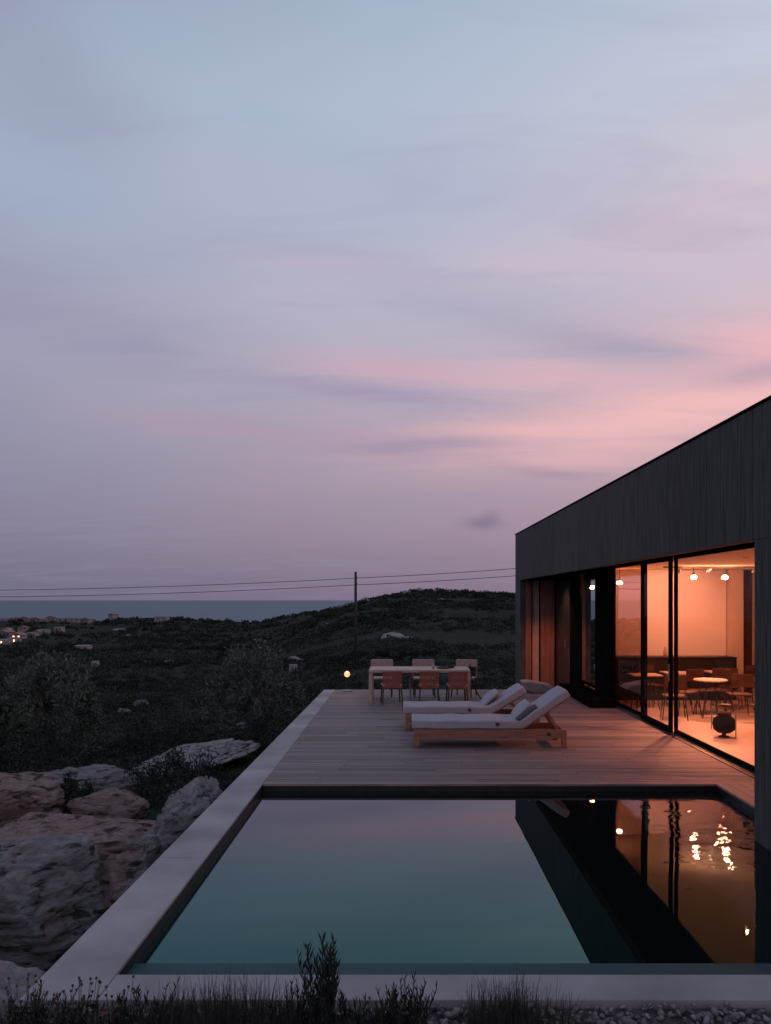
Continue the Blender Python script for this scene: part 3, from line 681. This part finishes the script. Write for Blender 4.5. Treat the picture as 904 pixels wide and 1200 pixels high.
t = empty('coffee_table', (5.9, 13.1, .015), label='low glass coffee table with thin metal legs behind the black pot', cat='table')
MB().box(-.5, .62, -.55, .55, .42, .432).build('tabletop', glass('table glass', (.9, .9, .88), 1.0), t)
for sx, sy in ((-.46, -.5), (.58, -.5), (-.46, .5), (.58, .5)): MB().tube([(sx, sy, 0), (sx, sy, .418)], .011, 6).build('leg', M['lamppost'], t)
for k, (x, y, s) in enumerate(((5.55, 13.3, .10), (6.1, 13.2, .13))):
    tag(MB().lathe([(s * .5, 0), (s, .03), (s * 1.05, .045), (s * .9, .045), (s * .4, .015)], (x, y, .449), 20).build('bowl', M['chairwood'], smooth=True), ('small wooden bowl at the left of the glass coffee table', 'larger wooden bowl in the middle of the glass coffee table')[k], 'bowl', 'bowls on the coffee table')
tag(MB().lathe([(.035, 0), (.05, .06), (.04, .14), (.018, .17), (.018, .22), (.012, .22)], (6.0, 17.65, 1.002), 16).build('vase', M['seatpale'], smooth=True), 'small pale vase standing on the black counter', 'vase')
tag(MB().lathe([(.03, 0), (.03, .16), (.012, .2), (.012, .27)], (5.55, 17.7, 1.002), 14).build('bottle', M['chairwood'], smooth=True), 'brown bottle standing on the black counter', 'bottle')

# ------------------------------------------------------------------ sun loungers
def lounger(loc, rz, label, bend, blen, ang, pill=True):
    t = empty('sun_lounger', loc, rz, label=label, cat='sun lounger', group='sun loungers on the deck')
    L, W = 2.36, .74
    fr = MB(); fr.box(.02, L - .02, 0, .035, .145, .28); fr.box(.02, L - .02, W - .035, W, .145, .28)
    fr.box(.0, .035, .036, W - .036, .16, .28); fr.box(L - .06, L - .02, .036, W - .036, .16, .28)
    fr.build('frame', M['wood'], t, bevel=.006)
    m = MB()
    for i in range(int(bend / .09)): m.box(.06 + i * .09, .12 + i * .09, .036, W - .036, .262, .284)
    m.build('slat_base', M['wood'], t)
    for x in (0.0, L - .075):
        for y in (-.006, W - .069): MB().box(x, x + .075, y, y + .075, 0, .276 if x else .268).build('leg', M['wood'], t, bevel=.006)
    MB().box(L - .30, L - .25, -.012, -.002, .19, .235).build('bracket', M['darkmetal'], t)
    ca, sa = math.cos(ang), math.sin(ang)
    # backrest frame and struts
    m = MB()
    for y in (.05, W - .05): m.bar((bend, y, .29), (bend + ca * blen, y, .29 + sa * blen), .03, .035)
    for k in range(9):
        f = (k + .5) / 9; m.box(-.025, .025, .05, W - .05, -.008, .008, Matrix.Translation((bend + ca * blen * f, 0, .305 + sa * blen * f)) @ Matrix.Rotation(-ang, 4, 'Y'))
    m.build('backrest_frame', M['wood'], t)
    for y in (.10, W - .10):
        MB().bar((bend + ca * blen * .55, y, .28 + sa * blen * .55), (min(L - .12, bend + ca * blen * .55 + .28), y, .27), .03, .045).build('support_strut', M['wood'], t)
    # mattress: bent profile extruded across the width
    th = .135; z0 = .286
    lower = [(-.04, z0)] ; n = 8
    for i in range(1, n): lower.append((-.04 + (bend + .02) * i / n, z0 + .004 * math.sin(i * 1.7)))
    bx, bz = bend, z0
    lower += [(bx, bz), (bx + ca * .15 + .01, bz + sa * .14)]
    for i in range(1, 6): lower.append((bx + ca * (.15 + (blen - .10) * i / 5), bz + sa * (.15 + (blen - .10) * i / 5)))
    nrm = (-sa, ca)
    upper = []
    for i in range(5, -1, -1):
        q = .15 + (blen - .10) * i / 5; tt = th * (.92 + .05 * math.sin(i * 2.1)); upper.append((bx + ca * q + nrm[0] * tt, bz + sa * q + nrm[1] * tt))
    upper.append((bx - .04, z0 + th - .01))
    for i in range(n - 1, -1, -1): upper.append((-.045 + (bend + .02) * i / n, z0 + th + .007 * math.sin(i * 2.3 + 1)))
    prof = lower + upper
    mm = MB(); ny = 8; k = len(prof)
    for j in range(ny + 1):
        y = .01 + (W - .02) * j / ny
        e = 1 - abs(2 * j / ny - 1); puff = .012 * min(1, e * 3)
        for i, (x, z) in enumerate(prof):
            if i >= len(lower): z += puff
            mm.v.append((x, y, z))
    for j in range(ny):
        for i in range(k):
            a = j * k + i; b = j * k + (i + 1) % k; mm.f.append((a, b, b + k, a + k))
    mm.f.append(tuple(range(k))); mm.f.append(tuple(ny * k + i for i in range(k - 1, -1, -1)))
    ma = mm.build('mattress', M['cushion'], t, bevel=.028, seg=3)
    for y in (.012, W - .012):
        pts = [(x, y, z + .002) for x, z in [(-.047, z0 + th * .5)] + [(-.03, z0 + .012)] + lower[1:9]]
    MB().tube([(-.052, y_, z0 + .10 - .09 * abs(math.sin(y_ * 9))) for y_ in np.linspace(.03, W - .03, 14)], .005, 5).build('piping', M['cushedge'], ma)
    MB().box(bend - .42, bend - .36, -.004, .012, z0 + .05, z0 + .10).build('strap', M['cushedge'], ma, bevel=.004)
    return t
a = R(35)
l1 = lounger((.16, 11.93, .003), 0, 'front teak lounger with thick white mattress and raised headrest nearest the pool', 1.68, .86, R(34))
l2 = lounger((.02, 13.50, .003), 0, 'rear teak lounger with white mattress between the front lounger and the dining table', 1.52, .68, R(31))
def pillow(loc, sx, sy, sz, rot, mt, label, name='pillow', seed=0):
    bm = bmesh.new(); bmesh.ops.create_cube(bm, size=2); bmesh.ops.subdivide_edges(bm, edges=bm.edges, cuts=5, use_grid_fill=True)
    for v in bm.verts:
        x, y, z = v.co; e = (1 - abs(x) ** 3 * .75) * (1 - abs(y) ** 3 * .75); pin = 1 - .08 * (1 - max(abs(x), abs(y)) ** 2) 
        v.co = Vector((x * pin * sx, y * pin * sy, z * e * sz * (1 + .15 * noise.noise(Vector((x * 2 + seed, y * 2, z))))))
    me = bpy.data.meshes.new(name); bm.to_mesh(me); bm.free(); me.materials.append(mt); me.polygons.foreach_set('use_smooth', [True] * len(me.polygons))
    o = bpy.data.objects.new(name, me); C.objects.link(o); o.location = loc; o.rotation_euler = rot
    s = o.modifiers.new('s', 'SUBSURF'); s.levels = s.render_levels = 1
    return tag(o, label, 'pillow')
pillow((.16 + 1.70, 12.36, .53), .19, .29, .075, (0, R(-48), 0), M['cushion'], 'soft white pillow propped in the bend of the front lounger', seed=1)
tag(MB().lathe([(.005, -.20), (.05, -.19), (.062, -.12), (.064, .12), (.05, .19), (.005, .20)], n=20).build('bolster', M['greycloth'], smooth=True), 'dark grey bolster lying beside the white pillow on the front lounger', 'cushion')
b = bpy.data.objects['bolster']; b.location = (.16 + 1.76, 12.03, .515); b.rotation_euler = (0, R(56), R(8))
pillow((.02 + 1.52, 13.95, .53), .19, .29, .075, (0, R(-42), 0), M['cushion'], 'soft white pillow propped in the bend of the rear lounger', seed=5)

# ------------------------------------------------------------------ outdoor dining set
t = empty('outdoor_table', (-.79, 17.0, .003), label='long pale outdoor dining table with sturdy legs at the far end of the deck', cat='table')
MB().box(0, 2.26, 0, .9, .675, .75).build('tabletop', M['tabletop'], t, bevel=.02)
for x, y in ((.0, .0), (2.18, .0), (0, .82), (2.18, .82)): MB().box(x + .004, x + .076, y + .004, y + .076, 0, .675).build('leg', M['tabletop'], t, bevel=.006)
MB().tube([(.93, .42, 0), (.93, .42, .675)], .02, 8).build('centre_leg', M['lamppost'], t)
def dchair():
    t = empty('outdoor_chair', (0, 0, 0), cat='chair', group='chairs around the outdoor table')
    MB().box(-.22, .22, -.20, .24, .40, .445).build('seat', M['seatpale'], t, bevel=.015)
    # slightly curved back made of upright slats
    m = MB()
    for k in range(9):
        x = -.19 + k * .0475; yb = -.235 + .03 * (x / .2) ** 2
        m.bar((x, yb + .03, .38), (x, yb, .715), .041, .014)
    m.box(-.215, .215, -.235, -.215, .71, .735); m.box(-.21, .21, -.205, -.19, .36, .39)
    m.build('backrest', M['woven'], t)
    for sx in (-1, 1):
        MB().tube([(sx * .19, -.17, .40), (sx * .225, -.23, 0)], .016, 6).build('leg', M['darkmetal'], t)
        MB().tube([(sx * .19, .20, .40), (sx * .215, .24, 0)], .016, 6).build('leg', M['darkmetal'], t)
    return t
c0 = dchair()
Yc = 17.02
ch = [((459 - VX) * Yc / F, Yc, .12, 'left of the three chairs with rust backs turned to the pool'), ((503 - VX) * Yc / F, Yc, -.02, 'middle of the three chairs with rust backs turned to the pool'),
      ((535.5 - VX) * Yc / F, Yc - .05, .05, 'right of the three chairs with rust backs turned to the pool')]
for i, (x, y, r_, lab) in enumerate(ch):
    if i == 0: c0.location = (x, y, .003); c0.rotation_euler = (0, 0, r_); c0['label'] = lab
    else: dup(c0, (x, y, .003), r_, lab)
def armchair():
    t = empty('outdoor_armchair', (0, 0, 0), cat='chair', group='armchairs on the far side of the outdoor table')
    MB().box(-.25, .25, -.24, .24, .40, .45).build('seat', M['seatpale'], t, bevel=.015)
    MB().prism([(-.27, .68), (.27, .68), (.27, .83), (.25, .86), (-.25, .86), (-.27, .83)], -.27, -.22).build('backrest', M['seatpale'], t, bevel=.018)
    MB().bar((-.25, -.24, .40), (-.25, -.24, .70), .03).bar((.25, -.24, .40), (.25, -.24, .70), .03).build('back_frame', M['wood'], t)
    for sx in (-1, 1):
        for sy in (-1, 1): MB().tube([(sx * .22, sy * .21, .40), (sx * .24, sy * .24, 0)], .016, 6).build('leg', M['darkmetal'], t)
    return t
a0 = armchair(); Yd = 18.35
for i, (px, r_, lab) in enumerate(((448, PIv := math.pi, 'left pale backed armchair behind the outdoor table'), (497, math.pi + .05, 'middle pale backed armchair behind the outdoor table'), (543, math.pi - .35, 'right armchair turned at an angle behind the outdoor table'))):
    X = (px - VX) * (Yd + .25) / F
    if i == 0: a0.location = (X, Yd, .003); a0.rotation_euler = (0, 0, r_); a0['label'] = lab
    else: dup(a0, (X, Yd, .003), r_, lab)
tz = .755
def on_table(name, prof, px, Y, mt, label, cat, n=16):
    X = (px - VX) * Y / F; o = MB().lathe(prof, n=n).build(name, mt, smooth=True); o.location = (X, Y, tz); return tag(o, label, cat)
on_table('tray', [(.14, 0), (.16, .01), (.16, .03), (.15, .03), (.14, .012)], 520, 17.35, M['darkmetal'], 'low dark tray on the outdoor table', 'tray')
on_table('bowl', [(.05, 0), (.09, .04), (.10, .06), (.09, .06), (.04, .01)], 529, 17.5, M['chairwood'], 'small brown bowl right of the tray on the outdoor table', 'bowl')
on_table('cup', [(.03, 0), (.035, .09), (.03, .09), (.027, .01)], 508, 17.3, M['seatpale'], 'pale cup left of the tray on the outdoor table', 'cup')
pts = [at(551, 778, 17.6), at(552, 792, 17.3), at(556, 806, 17.0), at(562, 816, 16.7), at(569, 823, 16.45)]
pts[-1].z = .012
tag(MB().tube(pts, .012, 6).build('cable', M['black']), 'black cable drooping from the right end of the outdoor table to the deck', 'cable')

# stone wedge bench and globe lamp at the far edge
m = MB(); a = .27
prof = [(2.94, .26), (3.02, .06), (3.2, 0), (3.78, 0), (3.78, .10), (3.66, .17), (3.4, .23), (3.1, .275)]
tag(m.prism(prof, 18.95, 19.6).build('stone_bench', mat('pale bench stone', (.30, .25, .235), .8, .1, 5, .1), bevel=.02), 'low pale wedge shaped stone bench at the far right corner of the deck', 'bench')
p = at(407, 790, 19.3)
t = empty('globe_lamp', (p.x, 19.3, .003), label='small glowing globe lamp at the far left corner of the deck', cat='lamp')
MB().lathe([(.005, -.075), (.05, -.055), (.075, 0), (.05, .055), (.005, .075)], (0, 0, .43), 20).build('lamp_globe', emit('globe lamp glass', (1, .24, .075), 2.6), t, smooth=True)
MB().tube([(0, 0, .03), (0, 0, .36)], .018, 8).build('post', M['darkmetal'], t)
MB().lathe([(.13, 0), (.13, .03), (.03, .05)], n=20).build('base', M['concrete'], t)
l = bpy.data.lights.new('globe_light', 'POINT'); l.energy = 2.5; l.color = (1, .45, .2); l.shadow_soft_size = .08
lo = bpy.data.objects.new('globe_light', l); C.objects.link(lo); lo.parent = t; lo.location = (0, 0, .56)

# ------------------------------------------------------------------ pole and power lines
YP = 74; pb = at(417, 745, YP); zb = height(pb.x, YP); ztop = at(417, 670, YP).z
t = empty('utility_pole', (pb.x, YP, zb), label='tall dark wooden utility pole rising from the hillside behind the deck', cat='utility pole')
MB().tube([(0, 0, -.5), (0, 0, ztop - zb)], [.17, .12], 10).build('pole', M['polewood'], t, smooth=True)
for dz in (.55, 1.15): MB().lathe([(.03, -.05), (.06, 0), (.03, .06)], (.14, 0, ztop - zb - dz), 10).build('insulator', M['lamppost'], t)
def wire(y0, ym, y1, lab):
    a = at(-330, y0 + 2, 92); b = at(417, ym, YP); c = at(1150, y1, 60); pts = []
    for p, q, sag in ((a, b, .8), (b, c, .7)):
        for i in range(25):
            f = i / 24; v = p.lerp(q, f); v.z -= sag * 4 * f * (1 - f); pts.append(v)
    tag(MB().tube(pts, .028, 5).build('power_line', M['polewood']), lab, 'power line', 'power lines strung from the pole')
wire(685, 677.5, 604, 'upper of the two power lines crossing the sky at the pole')
wire(693, 685.5, 614, 'lower of the two power lines crossing the sky at the pole')

# ------------------------------------------------------------------ distant houses
def hut(px, py, Y, w, h, dp, label, roof='flat', rz=0, lit=False, group='white houses on the far hilltop', drop=None):
    X = (px - VX) * Y / F; z = height(X, Y) + (2.0 if Y > 440 else 1.0 if Y > 300 else .2)
    t = empty('distant_house', (X, Y, z), rz, label=label, cat='house', group=group)
    MB().box(-w / 2, w / 2, -dp / 2, dp / 2, -3, h).build('wall', M['hutwhite'], t)
    if roof == 'flat': MB().box(-w * .515, w * .515, -dp * .515, dp * .515, h + .01, h + .05 * h).build('roof', M['hutwhite'], t)
    else: MB().prism([(-w / 2 - .4, h), (w / 2 + .4, h), (0, h + w * .2)], -dp / 2 - .3, dp / 2 + .3).build('roof', M['hutroof'], t)
    for i in range(2 if w < 9 else 3):
        x = -w / 2 + w * (i + .6) / (2.4 if w < 9 else 3.4)
        MB().box(x, x + w * .13, -dp / 2 - .05, -dp / 2 - .01, h * .35, h * .72).build('window', emit('lit window', (1, .42, .2), 3.5) if (lit and i < 2) else M['hutdark'], t)
ord_ = ['first', 'second', 'third', 'fourth', 'fifth', 'sixth', 'seventh', 'eighth', 'ninth', 'tenth', 'eleventh', 'twelfth', 'thirteenth', 'fourteenth', 'fifteenth', 'sixteenth']
crest = [(3, 470, 9), (13, 462, 11), (21, 468, 8), (29, 460, 10), (37, 466, 8), (46, 462, 9), (53, 470, 11), (60, 458, 7), (67, 468, 9), (74, 462, 10), (81, 467, 7), (88, 460, 9), (95, 466, 10), (104, 462, 9), (133, 470, 5)]
for i, (px, Y, w) in enumerate(crest):
    hut(px, 0, Y, w * rnd.uniform(.55, .85), rnd.uniform(1.3, 2.8), 5, ('%s pale house from the left along the top row of the hilltop village' % ord_[i]) if i < 14 else 'small pale house standing alone right of the hilltop village', 'flat' if rnd.random() < .55 else 'gable', rnd.uniform(-.5, .5))
low = [(8, 385, 9, 'gable', False), (22, 372, 10, 'gable', True), (36, 390, 10, 'flat', False), (17, 340, 7, 'flat', True), (3, 330, 9, 'flat', True), (44, 410, 6, 'gable', False), (52, 425, 8, 'flat', False), (70, 430, 7, 'flat', False), (8, 425, 8, 'gable', False), (27, 430, 8, 'gable', False)]
for i, (px, Y, w, rf, lit) in enumerate(low):
    hut(px, 0, Y * .70, w * .42, rnd.uniform(1.1, 1.9), 3.5, '%s house from the left below the top row of the village%s' % (['second', 'fourth', 'seventh', 'third', 'leftmost', 'eighth', 'ninth', 'rightmost', 'upper left', 'sixth'][i], ' with glowing windows' if lit else ''), rf, rnd.uniform(-.4, .4), lit, group='houses on the lower rows of the village')
hut(190, 0, 400, 6.5, 1.7, 5, 'lone white flat roofed house on the far hill facing the sea', group=None)
hut(98, 0, 190, 3.4, 1.2, 4, 'lone white farmhouse on the slope above the olive tree', group=None, rz=.2)
hut(112, 0, 120, .9, .8, 1.0, 'tiny white hut on the slope right of the olive tree', group=None)
hut(344, 0, 85, .8, .75, .8, 'small pale hut on the slope just left of the globe lamp', group=None, rz=.3)

# ------------------------------------------------------------------ world
W = bpy.data.worlds.new('World'); S.world = W; W.use_nodes = True; nt = W.node_tree; N = nt.nodes; L = nt.links
for n in list(N): N.remove(n)
out = N.new('ShaderNodeOutputWorld'); bg = N.new('ShaderNodeBackground'); tc = N.new('ShaderNodeTexCoord')
def sl(c): return tuple((v / 255 / 12.92) if v / 255 <= .04045 else ((v / 255 + .055) / 1.055) ** 2.4 for v in c)
def math_(op, a, b=None, c=None, clamp=False):
    n = N.new('ShaderNodeMath'); n.operation = op; n.use_clamp = clamp
    for i, v in enumerate((a, b, c)):
        if v is None: continue
        if isinstance(v, (int, float)): n.inputs[i].default_value = v
        else: L.new(v, n.inputs[i])
    return n.outputs[0]
sep = N.new('ShaderNodeSeparateXYZ'); nrmz = N.new('ShaderNodeVectorMath'); nrmz.operation = 'NORMALIZE'
L.new(tc.outputs['Generated'], nrmz.inputs[0]); L.new(nrmz.outputs[0], sep.inputs[0])
x_, y_, z_ = sep.outputs
el = math_('ARCSINE', z_); az = math_('ARCTAN2', x_, y_)
def noise_(vec, scale, detail=6, rough=.5, dist=0):
    n = N.new('ShaderNodeTexNoise'); n.inputs['Scale'].default_value = scale; n.inputs['Detail'].default_value = detail; n.inputs['Roughness'].default_value = rough; n.inputs['Distortion'].default_value = dist
    L.new(vec, n.inputs['Vector']); return n.outputs['Fac']
def ramp(fac, stops):
    r = N.new('ShaderNodeValToRGB'); e = r.color_ramp.elements
    for i, (p, c) in enumerate(stops):
        k = e[i] if i < 2 else e.new(p)
        k.position = p; k.color = (*c, 1) if len(c) == 3 else c
    L.new(fac, r.inputs[0]); return r.outputs[0]
def mix(f, a, b, mode='MIX'):
    n = N.new('ShaderNodeMix'); n.data_type = 'RGBA'; n.blend_type = mode
    if isinstance(f, (int, float)): n.inputs[0].default_value = f
    else: L.new(f, n.inputs[0])
    for s, v in ((6, a), (7, b)):
        if isinstance(v, tuple): n.inputs[s].default_value = (*v, 1)
        else: L.new(v, n.inputs[s])
    return n.outputs[2]
def gauss(a0, sa, e0, se):
    da = math_('DIVIDE', math_('SUBTRACT', az, a0), sa); de = math_('DIVIDE', math_('SUBTRACT', el, e0), se)
    q = math_('ADD', math_('MULTIPLY', da, da), math_('MULTIPLY', de, de)); return math_('EXPONENT', math_('MULTIPLY', q, -1))
def dirof(px, py):
    u = (px - VX) / F; v = (VY - py) / F; return math.atan(u), math.atan(v / math.sqrt(1 + u * u))
# cloud plane coordinates: direction projected on a high layer
den = math_('ADD', math_('MAXIMUM', z_, 0), .16)
cx = math_('DIVIDE', x_, den); cy = math_('DIVIDE', y_, den)
cv = N.new('ShaderNodeCombineXYZ'); L.new(cx, cv.inputs[0]); L.new(cy, cv.inputs[1])
mp = N.new('ShaderNodeMapping'); mp.inputs['Rotation'].default_value = (0, 0, R(-14)); mp.inputs['Scale'].default_value = (.42, 1.0, 1); L.new(cv.outputs[0], mp.inputs[0])
n1 = noise_(mp.outputs[0], 1.1, 5, .45, .5); 
mp2 = N.new('ShaderNodeMapping'); mp2.inputs['Rotation'].default_value = (0, 0, R(-10)); mp2.inputs['Location'].default_value = (4.2, 2.2, 0); mp2.inputs['Scale'].default_value = (.5, 1.3, 1); L.new(cv.outputs[0], mp2.inputs[0])
n2 = noise_(mp2.outputs[0], 1.3, 5, .5, .3)
elr = math_('DIVIDE', el, 1.2, clamp=True)

EL = [(.003, 0), (.048, 660), (.114, 600), (.222, 500), (.284, 440), (.374, 350), (.466, 250), (.571, 120), (.663, 0), (1.2, -1)]
def col3(c): return ramp(elr, [(p_ / 1.2, sl(q)) for (p_, _), q in zip(EL, c)])
left = col3([(112, 108, 130), (126, 120, 142), (139, 134, 157), (150, 150, 172), (158, 159, 181), (157, 162, 185), (164, 175, 198), (161, 171, 193), (146, 156, 180), (120, 135, 168)])
mid = col3([(128, 114, 136), (142, 128, 147), (160, 144, 161), (178, 163, 180), (188, 177, 192), (180, 180, 200), (178, 183, 205), (176, 187, 208), (166, 181, 203), (125, 142, 175)])
right = col3([(146, 122, 142), (160, 134, 151), (180, 150, 166), (220, 178, 184), (224, 184, 192), (204, 190, 205), (208, 196, 209), (196, 202, 217), (182, 194, 213), (130, 145, 178)])
wz = math_('MULTIPLY', math_('SUBTRACT', n2, .5), .22); we = math_('MULTIPLY', math_('SUBTRACT', n1, .5), .075)
az0, el0 = az, el
az = math_('ADD', az0, wz); el = math_('ADD', el0, we)
base = mix(math_('MULTIPLY_ADD', az, 2.17, 1.05, clamp=True), left, mid)
base = mix(math_('MULTIPLY', az, 2.27, clamp=True), base, right)
def tg(px, py, sa, se, tilt=0):                     # tilted soft patch: tilt = fall in elevation per radian of azimuth
    a0, e0 = dirof(px, py); da_ = math_('SUBTRACT', az, a0)
    de_ = math_('SUBTRACT', math_('MULTIPLY_ADD', da_, tilt, el), e0)
    da = math_('DIVIDE', da_, sa); de = math_('DIVIDE', de_, se)
    return math_('EXPONENT', math_('MULTIPLY', math_('ADD', math_('MULTIPLY', da, da), math_('MULTIPLY', de, de)), -1))
mp3 = N.new('ShaderNodeMapping'); mp3.inputs['Rotation'].default_value = (0, 0, R(-16)); mp3.inputs['Scale'].default_value = (.7, 2.6, 1); L.new(cv.outputs[0], mp3.inputs[0])
n3 = noise_(mp3.outputs[0], 2.2, 7, .55, .6)
def patch(px, py, sa, se, k, c, tilt=0, nz=n2, hard=2.6):
    global base
    f = math_('MULTIPLY', math_('MULTIPLY', tg(px, py, sa, se, tilt), k), math_('MULTIPLY_ADD', nz, hard, .72 - hard * .45, clamp=True), clamp=True)
    base = mix(f, base, sl(c))
PK = (246, 190, 189); GY = (158, 150, 176)
patch(790, 485, .28, .030, 1.0, PK, -.10, n2, 1.5); patch(640, 520, .16, .018, .8, PK, .05); patch(880, 412, .12, .022, 1.0, (244, 182, 186), .1, n2, 1.0)
patch(470, 440, .13, .020, .8, (208, 166, 184), .05); patch(640, 445, .12, .016, .7, (224, 176, 190), .05); patch(380, 310, .10, .010, .5, (200, 178, 198), 0)
patch(720, 290, .35, .035, .55, (214, 190, 204), -.10); patch(350, 505, .18, .016, .6, (178, 150, 172), .05); patch(770, 330, .2, .02, .5, (214, 188, 206), .1)
patch(585, 378, .20, .030, .75, (166, 163, 186), .27, n3, 1.3); patch(700, 412, .12, .016, .7, (172, 162, 182), .18, n3, 1.0); patch(885, 436, .06, .012, 1, (186, 160, 178), .05, n3, 1)
patch(450, 468, .14, .012, .7, (158, 146, 174), .12, n3, 1.5); patch(470, 530, .12, .014, .8, (158, 142, 168), .0, n3, 1.5); patch(120, 390, .22, .05, .6, (146, 144, 172), .15, n3, 2)
patch(70, 95, .14, .08, .45, (140, 150, 176), .3, n3, 1.5); patch(560, 215, .22, .03, .45, (176, 174, 200), .1, n3, 2); patch(650, 547, .07, .007, .7, (160, 138, 160), .05, n3, 1)
patch(60, 220, .16, .05, .35, (154, 174, 200), .1, n2, 1.5); patch(330, 130, .3, .05, .5, (164, 184, 208), .3, n3, 2)
az, el = math_('ADD', az0, math_('MULTIPLY', wz, .15)), math_('ADD', el0, math_('MULTIPLY', we, .1))
patch(568, 613, .022, .0075, 1.0, (126, 114, 138), 0, n3, 1.2); patch(577, 606, .011, .008, .7, (130, 118, 142), 0, n3, .4)
cl = ramp(n3, [(.50, (0, 0, 0)), (.75, (1, 1, 1))]); base = mix(math_('MULTIPLY', cl, .28), base, sl((150, 148, 176)))
# ground half: dark
lowf = math_('MULTIPLY', z_, -30, clamp=True); base = mix(lowf, base, (.03, .03, .035))
sky = N.new('ShaderNodeTexSky'); sky.sky_type = 'NISHITA'; sky.sun_disc = False; sky.sun_elevation = R(0); sky.sun_rotation = R(62)
sc = N.new('ShaderNodeVectorMath'); sc.operation = 'SCALE'; L.new(sky.outputs[0], sc.inputs[0]); sc.inputs['Scale'].default_value = .004
tot = mix(1.0, base, sc.outputs[0], 'ADD')
L.new(tot, bg.inputs[0]); bg.inputs[1].default_value = 1.0; L.new(bg.outputs[0], out.inputs[0])
# last glow of the sun below the pink cloud, very soft
sl_ = bpy.data.lights.new('sun', 'SUN'); sl_.energy = .12; sl_.angle = R(25); sl_.color = (1, .72, .72)
so = bpy.data.objects.new('sun', sl_); C.objects.link(so); so.rotation_euler = Vector((-.85, -.45, -.42)).to_track_quat('-Z', 'Y').to_euler()

# ------------------------------------------------------------------ camera
cam = bpy.data.cameras.new('camera'); cam.sensor_width = 36; cam.sensor_fit = 'AUTO'; cam.lens = 36 * F / 1200
cam.shift_x = -(VX - 452) / 1200; cam.shift_y = (VY - 600) / 1200; cam.clip_end = 200000; cam.clip_start = .05
co = bpy.data.objects.new('camera', cam); C.objects.link(co); co.location = (0, 0, H); co.rotation_euler = (R(90), 0, 0); S.camera = co
S.view_settings.view_transform = 'Standard'; S.view_settings.look = 'None'; S.view_settings.exposure = 0; S.view_settings.gamma = 1
S.cycles.transparent_max_bounces = 16
